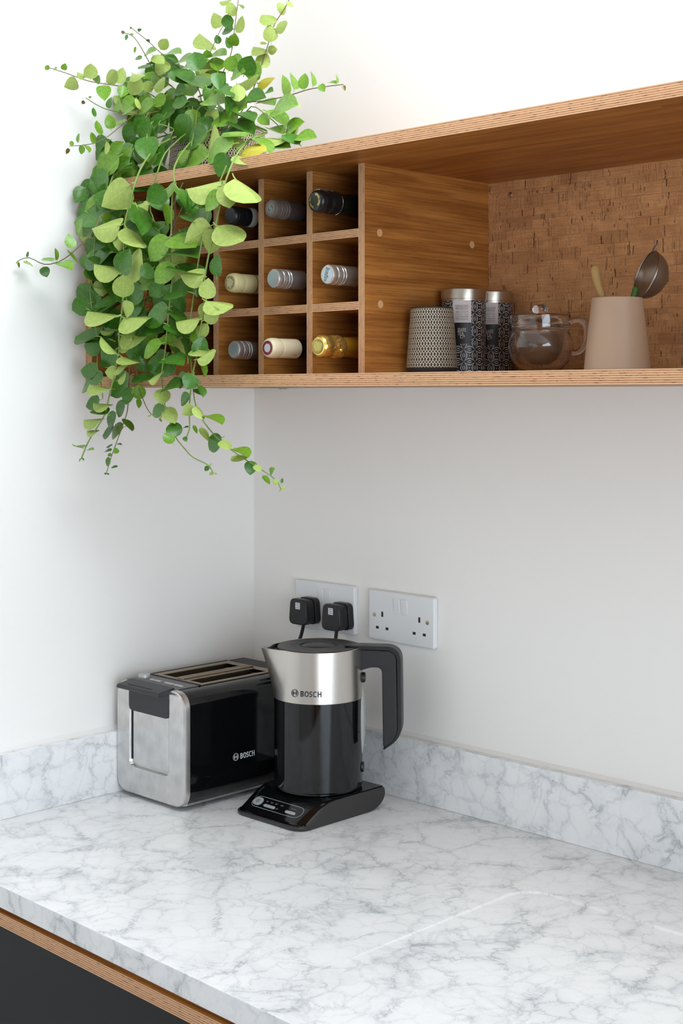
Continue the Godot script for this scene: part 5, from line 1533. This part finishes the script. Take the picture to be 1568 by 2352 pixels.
		[1855,13390,2078,1729,13296,2205,-77,23,-59,245,12,1709,13519,2086,1468,13546,2120,-18,-69,-70,181,12,1767,13185,2051,1538,13177,2144,37,-30,88,229,10,1868,12960,2090,2049,13209,2098,0,3,-100,228,12,1648,13073,1957,1348,13061,1953,-3,38,92,222,10,1785,12746,2102,1943,12921,2170,48,-66,58,211,11,1666,12724,2063,1642,12917,2107,97,7,24,148,10,1748,12510,2084,2036,12471,2078,8,44,89,215,11,1271,12887,1959,1224,13050,1972,68,14,72,129,10,1155,12792,2086,762,13161,1973,-62,-74,-27,408,2,1395,13139,2050,1243,13422,2060,-57,-28,-78,240,12,1098,12671,2038,1621,12610,2079,5,81,59,391,1,1427,12367,2117,1240,12659,1984,63,62,48,275,1,1865,13441,2037,2012,13328,2058,61,79,4,138,11,320,12500,2279,441,12823,2322,60,-32,73,331,0,1617,11693,2947,1289,11680,2998,13,33,93,274,0,1171,12181,2052,1670,12309,2149,0,-60,80,436,1,1577,12005,2892,1140,12288,2903,50,75,44,458,0]],
	[1.0, 0, [1667,11200,1616,1603,11311,1679,1512,11463,1768,1421,11567,1858,1337,11533,1951,1253,11451,2045,1176,11493,2100,1101,11788,2088,1032,12206,2039,993,12532,2000,996,12661,1993,1030,12699,1996,1083,12750,2000,1164,12862,2000,1264,12988,2000,1349,13088,2000,1407,13146,2000,1449,13178,2000,1477,13199,2000],
		[1116,12646,2079,1179,12775,2159,64,-60,47,172,11]],
	[1.2, 1, [922,11200,2219,1029,11318,2191,1181,11479,2150,1334,11591,2109,1477,11595,2073,1621,11550,2036,1746,11542,2000,1841,11613,1962,1918,11721,1926,1983,11822,1900,2036,11899,1893,2079,11969,1896,2124,12046,1900,2179,12139,1900,2237,12240,1900,2291,12339,1900,2338,12428,1900,2381,12516,1900,2430,12614,1900,2488,12738,1900,2552,12872,1900,2621,12989,1900,2701,13072,1900,2787,13137,1900,2864,13202,1900,2933,13278,1900,2994,13354,1900,3035,13407,1900],
		[2756,13194,1950,2819,13268,1818,-92,10,-38,215,12,2966,13312,1895,3068,13179,1926,-76,-62,-17,125,12,2699,12962,2007,2388,13177,1982,-43,-70,-57,280,2,2741,12887,1976,3046,12906,2001,9,-18,-98,227,12,2649,12677,2001,2645,12966,2040,-72,8,-69,248,12,2431,12535,1927,2065,12718,1884,-35,-81,-47,305,2,2439,12586,1883,2612,12590,1825,-31,28,-91,159,12,2320,12313,1911,2317,12620,1843,-77,-14,-62,259,12,2189,12110,1908,1982,12379,1957,77,53,37,253,11,2334,12035,2004,2752,12034,2029,5,-59,-80,310,3,2373,12699,1898,2251,12777,1853,-39,-84,-39,112,12]],
	[1.2, 1, [1099,11200,1680,1198,11298,1747,1339,11430,1844,1481,11514,1940,1613,11489,2033,1746,11416,2125,1862,11388,2200,1933,11465,2246,1986,11588,2274,2097,11672,2300,2310,11675,2329,2580,11639,2355,2841,11609,2375,3072,11600,2388,3295,11597,2395,3500,11598,2400,3673,11608,2402,3830,11622,2401,4009,11628,2400,4257,11619,2400,4527,11602,2400,4718,11589,2400],
		[3411,11606,2389,3409,11942,2456,99,3,-15,253,11,3720,11649,2502,3583,11951,2461,90,37,-24,247,11,3928,11621,2478,3919,11884,2448,31,12,94,196,11,4092,11651,2443,4064,11888,2467,94,14,-30,178,11,4223,11656,2415,4328,11528,2414,39,32,86,124,11,4399,11667,2394,4571,11620,2383,27,88,38,132,11,4548,11647,2374,4496,11798,2342,88,22,-42,120,11,4712,11574,2393,4751,11482,2399,56,29,77,61,14,2977,11740,2401,3191,11701,2451,-6,64,77,165,10,2506,11726,2407,2906,11657,2344,22,58,79,303,0,2433,11653,2302,2084,11678,2312,8,85,52,259,1,2742,11600,2359,3193,11480,2418,21,93,29,348,1]],
	[1.2, 0, [1641,11200,1783,1736,11279,1876,1871,11385,2009,2006,11441,2142,2120,11393,2267,2234,11295,2392,2370,11243,2500,2545,11301,2581,2741,11404,2644,2932,11458,2700,3107,11417,2751,3278,11326,2794,3448,11225,2833,3624,11121,2870,3799,11006,2904,3964,10899,2933,4126,10796,2960,4277,10699,2984,4381,10632,3000],
		[3693,11230,2926,4368,11233,3017,-11,59,80,504,1,3510,11278,2890,3898,10976,2789,63,75,17,371,1,3972,10895,2903,4366,10993,2885,-6,40,92,301,1,4336,10729,3027,4722,10695,2970,17,69,70,290,1,4424,10619,3065,4100,10791,3126,49,77,41,275,0,3635,10981,2948,4033,10824,3013,31,91,28,320,1,3728,10786,3183,4265,10676,3168,-19,-88,-44,406,2,3863,10631,3191,4335,10568,3144,16,83,54,354,1,4169,11340,2891,4304,11228,2892,-64,-77,-8,130,12,4067,10851,2936,4329,10884,2981,21,-45,-87,198,12,3246,11259,2792,3431,11086,2755,39,22,89,198,11,1975,12143,2981,1845,12476,2985,57,21,80,351,0,1412,11817,2549,1200,11584,2604,51,-27,81,269,10,2023,12053,2142,2457,12137,2100,3,-58,-82,356,2,120,12211,2702,232,12043,3200,71,70,7,466,0,2673,11334,2681,3006,11120,2694,28,48,83,330,1,1637,11397,2326,1838,11070,2343,6,9,99,372,1,936,12292,2889,728,12588,2878,-43,-33,-84,290,2,630,11998,2265,100,11898,2203,-5,-34,94,468,1,733,12156,2638,360,12370,2710,27,15,95,359,1,1082,11484,1919,1246,11126,1918,84,38,39,337,0,120,11807,2747,173,11567,2948,72,53,45,274,11,2051,11394,2917,2145,11137,2948,64,32,70,251,10,874,12008,2208,586,12288,2169,51,61,61,349,1,442,12181,2598,188,12425,2738,65,27,71,323,1]],
	[1.5, 0, [1006,11200,1603,1357,11231,1797,1859,11269,2074,2360,11257,2351,2859,11154,2614,3358,11002,2876,3714,10875,3100,3832,10807,3263,3807,10764,3387,3774,10712,3500,3773,10630,3619,3764,10539,3726,3756,10474,3800],
		[3824,10514,3681,4354,10453,3662,-11,-70,-70,395,3,3775,10754,3387,4228,10446,3478,55,83,6,411,1,3708,10627,3569,3443,10765,3614,-45,-66,-60,224,12,3715,10619,3763,3039,10456,3706,-18,44,88,516,1,3702,10472,3922,3540,10121,3911,45,-23,86,287,0,3863,10422,3849,4162,10240,3874,-49,-84,-23,260,2,3805,10744,3619,3276,10870,3595,21,93,29,403,1]],
	[1.3, 0, [1654,11200,1651,1654,11330,1787,1654,11510,1981,1653,11640,2175,1639,11688,2355,1625,11686,2534,1652,11640,2700,1752,11537,2846,1892,11390,2979,2019,11239,3100,2120,11081,3219,2209,10920,3326,2270,10807,3400],
		[2689,11229,2914,3198,10938,2863,49,81,32,436,0,2710,11350,2875,3266,11139,2928,34,93,10,442,0,2910,10970,2895,2195,11039,2823,2,81,59,535,0,2490,11043,3237,1926,10876,3185,-13,15,98,437,0,2687,10653,3379,2761,11115,3333,19,-13,-97,348,2,2029,10524,3305,2757,10622,3390,-17,47,87,547,1,1943,10596,3387,2182,10767,3347,12,7,99,219,11,2196,10440,3237,1550,10596,3264,23,91,34,492,0,1743,11442,3013,1413,11010,2924,7,-25,96,408,0,1491,11565,2864,1147,11237,2947,2,22,97,357,0,1399,11801,2489,1650,11315,2672,63,54,57,444,0,1332,11632,2941,864,11401,3030,-1,38,92,392,0,1924,11878,2869,1217,12192,2788,38,91,19,575,0,1576,11932,2934,1280,11875,2941,0,11,99,223,10,1967,11890,2820,2055,11462,2816,98,20,0,324,0,2400,12046,2949,2495,11743,3005,69,33,64,243,10,2439,11779,2959,2812,11589,2950,42,81,40,310,0,2638,11634,2964,2631,11263,2908,99,1,-15,277,0,2338,11554,2872,2542,11060,2996,87,26,-41,406,0,2752,11820,2851,2905,11507,2934,-60,-46,-65,265,2,2186,11632,2862,2174,11901,2841,-14,7,99,200,11]],
	[1.2, 1, [1515,11200,2206,1459,11290,2257,1378,11411,2330,1297,11483,2403,1222,11446,2469,1146,11359,2534,1080,11326,2600,1023,11416,2652,976,11559,2704,948,11650,2800,949,11632,2974,969,11562,3193,991,11503,3400,1014,11478,3581,1038,11465,3752,1048,11461,3900,1036,11464,4019,1009,11476,4115,971,11502,4200,911,11552,4281,840,11616,4352,789,11662,4400],
		[636,11642,4313,584,11600,4330,57,-44,69,65,14,961,11628,4456,1027,11641,4451,16,-47,87,36,11,964,11336,4349,937,11492,4353,96,17,-24,117,10,1056,11488,4138,1110,11672,4111,16,10,98,143,10,978,11454,3938,1097,11667,3930,-5,6,100,181,11,1013,11733,3579,725,11620,3624,11,11,99,232,11,1078,11566,3522,1013,11762,3552,-91,-34,24,155,12,927,11721,3117,479,11666,3087,-11,39,92,335,1,1170,11845,3048,918,11689,3120,27,2,96,225,11,1059,11979,2720,689,11794,2670,-20,14,97,308,1,1017,11478,3809,1301,11498,3803,-3,64,77,211,11,649,11706,2690,421,11538,2692,29,-38,88,266,11,546,12048,2901,211,12223,2979,43,48,76,361,0,1566,11887,2490,2176,11827,2567,2,86,51,568,0,1326,11587,2084,1731,11330,2166,30,68,67,475,0,1961,12184,2157,2120,12400,2225,80,-60,3,235,11,700,11792,2933,239,11801,2965,6,-14,99,391,1,333,11757,2362,114,11727,2583,71,-18,68,254,11,120,11977,2295,235,11816,2792,63,77,10,472,0,873,12352,2683,616,12663,2642,74,64,21,382,0,1670,11569,2876,1631,11270,2845,76,-16,62,270,11,1221,11631,2105,1350,11358,2074,81,33,49,266,10]],
	[1.1, 1, [1338,11200,1955,1306,11267,2064,1261,11355,2221,1215,11395,2377,1188,11318,2523,1161,11192,2668,1092,11150,2800,927,11288,2905,721,11510,2997,600,11656,3100,643,11652,3228,772,11573,3367,879,11486,3500,928,11409,3620,955,11325,3733,967,11242,3840,965,11159,3940,947,11078,4033,921,11010,4120,893,10963,4200,856,10929,4273,798,10907,4340,693,10896,4404,567,10896,4461,477,10897,4500],
		[1023,11169,4061,1039,11402,4121,79,-21,58,187,11,879,11077,4178,803,11322,4190,93,30,-22,190,11,767,10941,4239,733,11130,4243,97,18,-16,142,11,518,10974,4371,605,11110,4394,-16,-7,99,121,11,709,10907,4365,869,10756,4384,69,72,-12,164,11,820,10868,4478,737,10737,4453,36,-39,85,117,11,448,10923,4410,369,11006,4408,46,46,76,74,11,544,10845,4555,477,10758,4561,64,-46,61,65,14,1066,10929,4190,1081,10721,4211,7,-9,-99,155,12,976,11318,3756,710,11356,3745,8,79,61,199,11]],
	[1.2, 1, [1485,9810,4100,1392,9804,4152,1264,9791,4226,1169,9751,4300,1147,9668,4367,1157,9559,4435,1144,9449,4500,1082,9344,4563,996,9239,4624,915,9148,4683,851,9075,4741,790,9015,4798,723,8970,4850,647,8939,4898,566,8922,4941,481,8924,4983,386,8957,5022,288,9009,5059,210,9042,5100,163,9033,5156,137,9005,5217,120,8983,5260],
		[1032,9153,4842,931,9400,4827,89,38,26,198,11,808,8943,4916,1178,8783,4942,36,88,32,299,1,744,9142,4693,943,8936,4669,62,65,-43,212,11,606,8989,4847,589,9192,4854,85,9,-52,151,11,732,8960,5004,450,9030,4984,22,95,24,215,11,410,8887,4958,441,8720,4909,82,-2,57,170,10,258,9041,5165,263,9143,5147,46,13,88,52,10,138,8993,5095,349,8903,5119,-40,-90,17,170,12,217,8974,5293,126,8944,5289,4,4,-100,48,12,120,8965,5252,100,8868,5213,96,-9,-28,53,14,789,9472,4574,1011,9644,4613,-18,1,98,210,11]],
	[1.4, 0, [1211,11200,2103,1241,11271,2193,1283,11365,2322,1326,11410,2452,1377,11351,2566,1428,11244,2680,1440,11179,2800,1385,11220,2933,1292,11303,3072,1213,11333,3200,1175,11260,3309,1151,11134,3407,1121,11009,3500,1073,10908,3589,1018,10809,3673,968,10702,3750,924,10579,3820,885,10449,3883,855,10326,3938,838,10209,3985,830,10100,4024,825,10024,4050],
		[512,11050,3630,100,10802,3702,19,-3,98,360,0,1013,10735,3897,515,10483,3984,22,-10,97,418,1,814,10480,3916,440,10109,4024,38,-12,92,398,0,773,10823,3854,1027,10990,3799,29,-12,95,229,11,1061,10902,3684,879,10509,3719,-2,10,99,321,1,996,11074,3404,661,10834,3400,9,-15,98,305,0,1179,11283,3383,1104,10800,3425,-15,11,98,363,1,1268,11324,3267,1238,10914,3318,-27,14,95,307,0,1360,11164,3072,1220,10642,3114,-21,13,97,401,0,1128,10609,3607,984,10246,3611,-13,6,99,289,1,1514,10761,3492,1195,10544,3532,0,18,98,287,1,1322,10569,3122,924,10282,3189,8,13,99,367,0,737,11371,3392,507,11079,3369,33,-33,88,276,0,1043,11484,3347,825,11181,3431,70,-32,64,291,0,1207,11496,3101,934,11204,3141,25,-10,96,297,0,1161,10964,3530,1015,10538,3568,4,7,100,334,0,1447,10279,3104,1207,10587,3090,78,61,9,289,0,1810,10382,3163,1492,10228,3057,-8,-46,89,273,0,1948,10084,3088,1726,9754,3033,-2,-15,99,297,1,2218,10022,3078,1990,9689,3091,19,-9,98,299,1,1735,10199,3242,1787,9805,3183,97,16,-20,297,0,1932,9849,4035,1633,9606,4045,0,4,100,285,0,1900,9527,4098,1611,9819,4116,64,60,48,304,0,2130,9550,4011,2433,9295,4058,60,76,26,295,0,1296,9623,3996,977,9891,3952,-61,-76,-22,310,2,1502,9388,4017,1253,9208,4070,-47,43,-77,241,12,1088,10111,4019,892,9771,4069,58,-22,79,293,1,1178,9962,4098,1303,9672,4109,71,33,62,299,0,239,10288,4012,190,10024,4190,75,27,60,278,10,904,10423,3684,793,10097,3766,77,-11,62,285,1,872,10293,3923,683,9971,4004,80,-35,49,343,0,1321,11001,3447,1204,10739,3465,77,-31,55,240,11,955,11138,3286,894,10771,3324,92,-12,38,341,0,619,10478,3911,626,10059,4000,61,17,77,399,0,360,10692,3547,662,10370,3607,10,27,96,405,1,951,11062,3391,1487,10722,3458,11,35,93,610,0,1057,10158,4161,1043,9743,4144,65,-5,76,402,0,404,10654,3824,396,10334,3881,92,5,39,264,11,1409,10554,3990,1001,10401,3949,-31,65,69,377,0,591,10210,3936,889,9844,3985,77,64,7,409,0,471,11085,3703,100,10931,3683,0,-13,99,381,0,1259,11309,3412,1024,11018,3439,37,-21,90,352,0,1308,10959,3592,1413,10623,3680,69,38,62,321,1,1026,10451,3626,1578,10137,3660,30,61,74,577,0,492,10870,3642,1176,10537,3746,19,62,76,622,0,1250,10098,3963,1074,9739,3987,59,-24,77,370,0,1373,11052,3595,1533,10608,3695,58,37,73,403,0,573,10582,3766,1028,10240,3838,39,65,65,494,0,1267,10892,3618,1198,10616,3624,75,-17,64,263,10,819,10162,4077,1171,9857,4149,38,60,71,403,0,463,10055,3982,859,9700,3955,29,25,92,480,0,330,10699,3754,265,10393,3725,87,-23,43,303,0,1097,10585,3687,889,10338,3661,44,-45,78,313,1,837,10582,3843,723,10220,3845,55,-17,82,319,1,872,10701,3523,746,10362,3540,78,-26,57,343,0,463,11019,3591,194,10806,3581,52,-68,52,313,0,1199,10899,3362,1528,10586,3425,27,46,85,449,0,903,9984,4087,936,9680,4125,36,16,92,302,0,1060,9776,4122,1100,9443,4214,63,28,73,298,0,1080,10738,3693,774,10505,3775,60,-61,52,343,1,474,9853,4166,1063,9565,4260,17,60,78,610,0]],
]


func leaf_mesh(arch: float, cup: float, twist: float, upper: Material, lower: Material) -> ArrayMesh:
	var m := ArrayMesh.new()
	var stops := [0.0, 0.05, 0.13, 0.25, 0.40, 0.55, 0.70, 0.82, 0.92, 1.0]
	var outline := [0.07, 0.27, 0.405, 0.482, 0.50, 0.468, 0.378, 0.262, 0.115, 0.0]
	var nl := stops.size() - 1
	var nw := 4
	for face in 2:
		var g := Geo.new()
		var grid := []
		for i in nl + 1:
			var s: float = stops[i]
			var h: float = outline[i]
			var row := []
			for j in nw + 1:
				var c := 2.0 * j / nw - 1.0
				var z := c * h
				var y := arch * (0.25 - (s - 0.5) * (s - 0.5)) * 4.0 + cup * absf(c) * h + twist * (s - 0.3) * z
				y -= 0.030 * exp(-c * c * 30.0) * sin(PI * s) * 0.6
				var thick := 0.013 * (1.0 - c * c) * sin(PI * clampf(s, 0.02, 0.98))
				row.append(Vector3(s, y + (thick if face == 0 else -thick), z))
			grid.append(row)
		for i in nl:
			for j in nw:
				var a: Vector3 = grid[i][j]
				var b: Vector3 = grid[i + 1][j]
				var c: Vector3 = grid[i + 1][j + 1]
				var d: Vector3 = grid[i][j + 1]
				var ua := Vector2(stops[i], float(j) / nw)
				var ub := Vector2(stops[i + 1], float(j) / nw)
				var uc := Vector2(stops[i + 1], float(j + 1) / nw)
				var ud := Vector2(stops[i], float(j + 1) / nw)
				if face == 0:
					g.quad(d, c, b, a, ud, uc, ub, ua)
				else:
					g.quad(a, b, c, d, ua, ub, uc, ud)
		if face == 1:
			# the leaf stalk
			g.tube([Vector3(-0.15, -0.05, 0.0), Vector3(-0.07, -0.012, 0.0), Vector3(0.0, 0.0, 0.0), Vector3(0.14, arch * 0.4, 0.0)], [0.017, 0.018, 0.021, 0.008], 6)
		g.into(m, upper if face == 0 else lower, 80.0, false)
	return m


func leaf_material(c: Color, rough: float, glow: float, print_: Texture2D) -> StandardMaterial3D:
	var m := mat(c, rough)
	m.albedo_texture = print_
	m.backlight_enabled = true
	m.backlight = Color(glow, glow, glow)
	return m


func build_plant() -> void:
	var o := thing("potted_plant", "trailing plant with round green leaves in a dark patterned pot on the shelf", "plant", Vector3(0.13, 1.0375, 0.2))
	var pot := Node3D.new()
	pot.name = "pot"
	o.add_child(pot)
	net_vessel(pot, 0.088, 0.080, 0.097, 0.004, Vector2(54, 5))
	var g := Geo.new()
	g.lathe([Vector2(0, 0.070), Vector2(0.074, 0.070), Vector2(0.075, 0.080), Vector2(0.05, 0.086), Vector2(0, 0.088)], 32)
	part("soil", g, mat(col(58, 44, 34), 0.95), o)
	g = Geo.new()
	g.lathe([Vector2(0.0700, 0.072), Vector2(0.0735, 0.072), Vector2(0.0745, 0.108), Vector2(0.0720, 0.109), Vector2(0.0700, 0.106), Vector2(0.0690, 0.072)], 40, Transform3D(), false)
	part("nursery_pot", g, mat(col(206, 206, 200), 0.5), o, 40.0, "pale inner pot rim")
	var kinds := []
	var upper_print := ImageTexture.create_from_image(leaf_image(0.2))
	var lower_print := ImageTexture.create_from_image(leaf_image(0.1))
	for k in [[col(82, 138, 44), col(168, 202, 92)], [col(128, 178, 54), col(180, 212, 100)], [col(158, 196, 76), col(194, 218, 112)], [col(196, 192, 56), col(214, 204, 66)], [col(120, 118, 48), col(128, 124, 58)]]:
		var up := leaf_material(k[0], 0.3, 0.5, upper_print)
		var low := leaf_material(k[1], 0.5, 0.6, lower_print)
		var set_ := []
		for s in [[0.05, 0.20, 0.0], [0.09, 0.10, 0.25], [0.02, 0.32, -0.2], [-0.05, 0.14, 0.15]]:
			set_.append(leaf_mesh(s[0], s[1], s[2], up, low))
		kinds.append(set_)
	var green := mat(col(124, 150, 68), 0.5)
	var woody := mat(col(118, 104, 66), 0.6)
	var at: Vector3 = o.position
	var n := 0
	var small := []
	for v in VINES:
		var path := []
		for i in range(0, v[2].size(), 3):
			path.append(Vector3(v[2][i], v[2][i + 1], v[2][i + 2]) * 0.0001 - at)
		var radii := []
		for i in path.size():
			radii.append(v[0] * 0.001 * lerpf(1.0, 0.55, float(i) / maxi(1, path.size() - 1)))
		g = Geo.new()
		g.tube(path, radii, 6)
		var vine := part("vine", g, woody if v[1] == 1 else green, o, 70.0)
		var d: Array = v[3]
		for i in range(0, d.size(), 11):
			var base := Vector3(d[i], d[i + 1], d[i + 2]) * 0.0001 - at
			var tip := Vector3(d[i + 3], d[i + 4], d[i + 5]) * 0.0001 - at
			var l := (tip - base).length()
			var ax := (tip - base) / l
			var nor := Vector3(d[i + 6], d[i + 7], d[i + 8])
			nor = (nor - ax * nor.dot(ax)).normalized()
			var w: float = d[i + 9] * 0.0001
			var mesh: ArrayMesh = kinds[d[i + 10] % 10][(n * 7 + i) % 4]
			var xf := Transform3D(Basis(ax * l, nor * (l + w) * 0.5, ax.cross(nor) * w), base)
			n += 1
			if d[i + 10] >= 10:  # the smallest leaves, past the three hundred that show largest
				small.append([mesh, xf])
				continue
			var leaf := MeshInstance3D.new()
			leaf.name = "leaf"
			leaf.mesh = mesh
			leaf.transform = xf
			vine.add_child(leaf, true)
	# the small leaves and tip buds as one part, a surface for each material
	var by_mat := {}
	for s in small:
		var turn: Basis = s[1].basis.inverse().transposed()
		for k in s[0].get_surface_count():
			var a: Array = s[0].surface_get_arrays(k)
			var m: Material = s[0].surface_get_material(k)
			if not by_mat.has(m):
				by_mat[m] = [PackedVector3Array(), PackedVector3Array(), PackedVector2Array()]
			by_mat[m][0].append_array(s[1] * a[Mesh.ARRAY_VERTEX])
			by_mat[m][2].append_array(a[Mesh.ARRAY_TEX_UV])
			for q in a[Mesh.ARRAY_NORMAL]:
				by_mat[m][1].append((turn * q).normalized())
	var all := ArrayMesh.new()
	for m in by_mat:
		var arrays := []
		arrays.resize(Mesh.ARRAY_MAX)
		arrays[Mesh.ARRAY_VERTEX] = by_mat[m][0]
		arrays[Mesh.ARRAY_NORMAL] = by_mat[m][1]
		arrays[Mesh.ARRAY_TEX_UV] = by_mat[m][2]
		all.add_surface_from_arrays(Mesh.PRIMITIVE_TRIANGLES, arrays)
		all.surface_set_material(all.get_surface_count() - 1, m)
	place("small_leaves", all, o, "small young leaves and tip buds").set_meta("kind", "stuff")
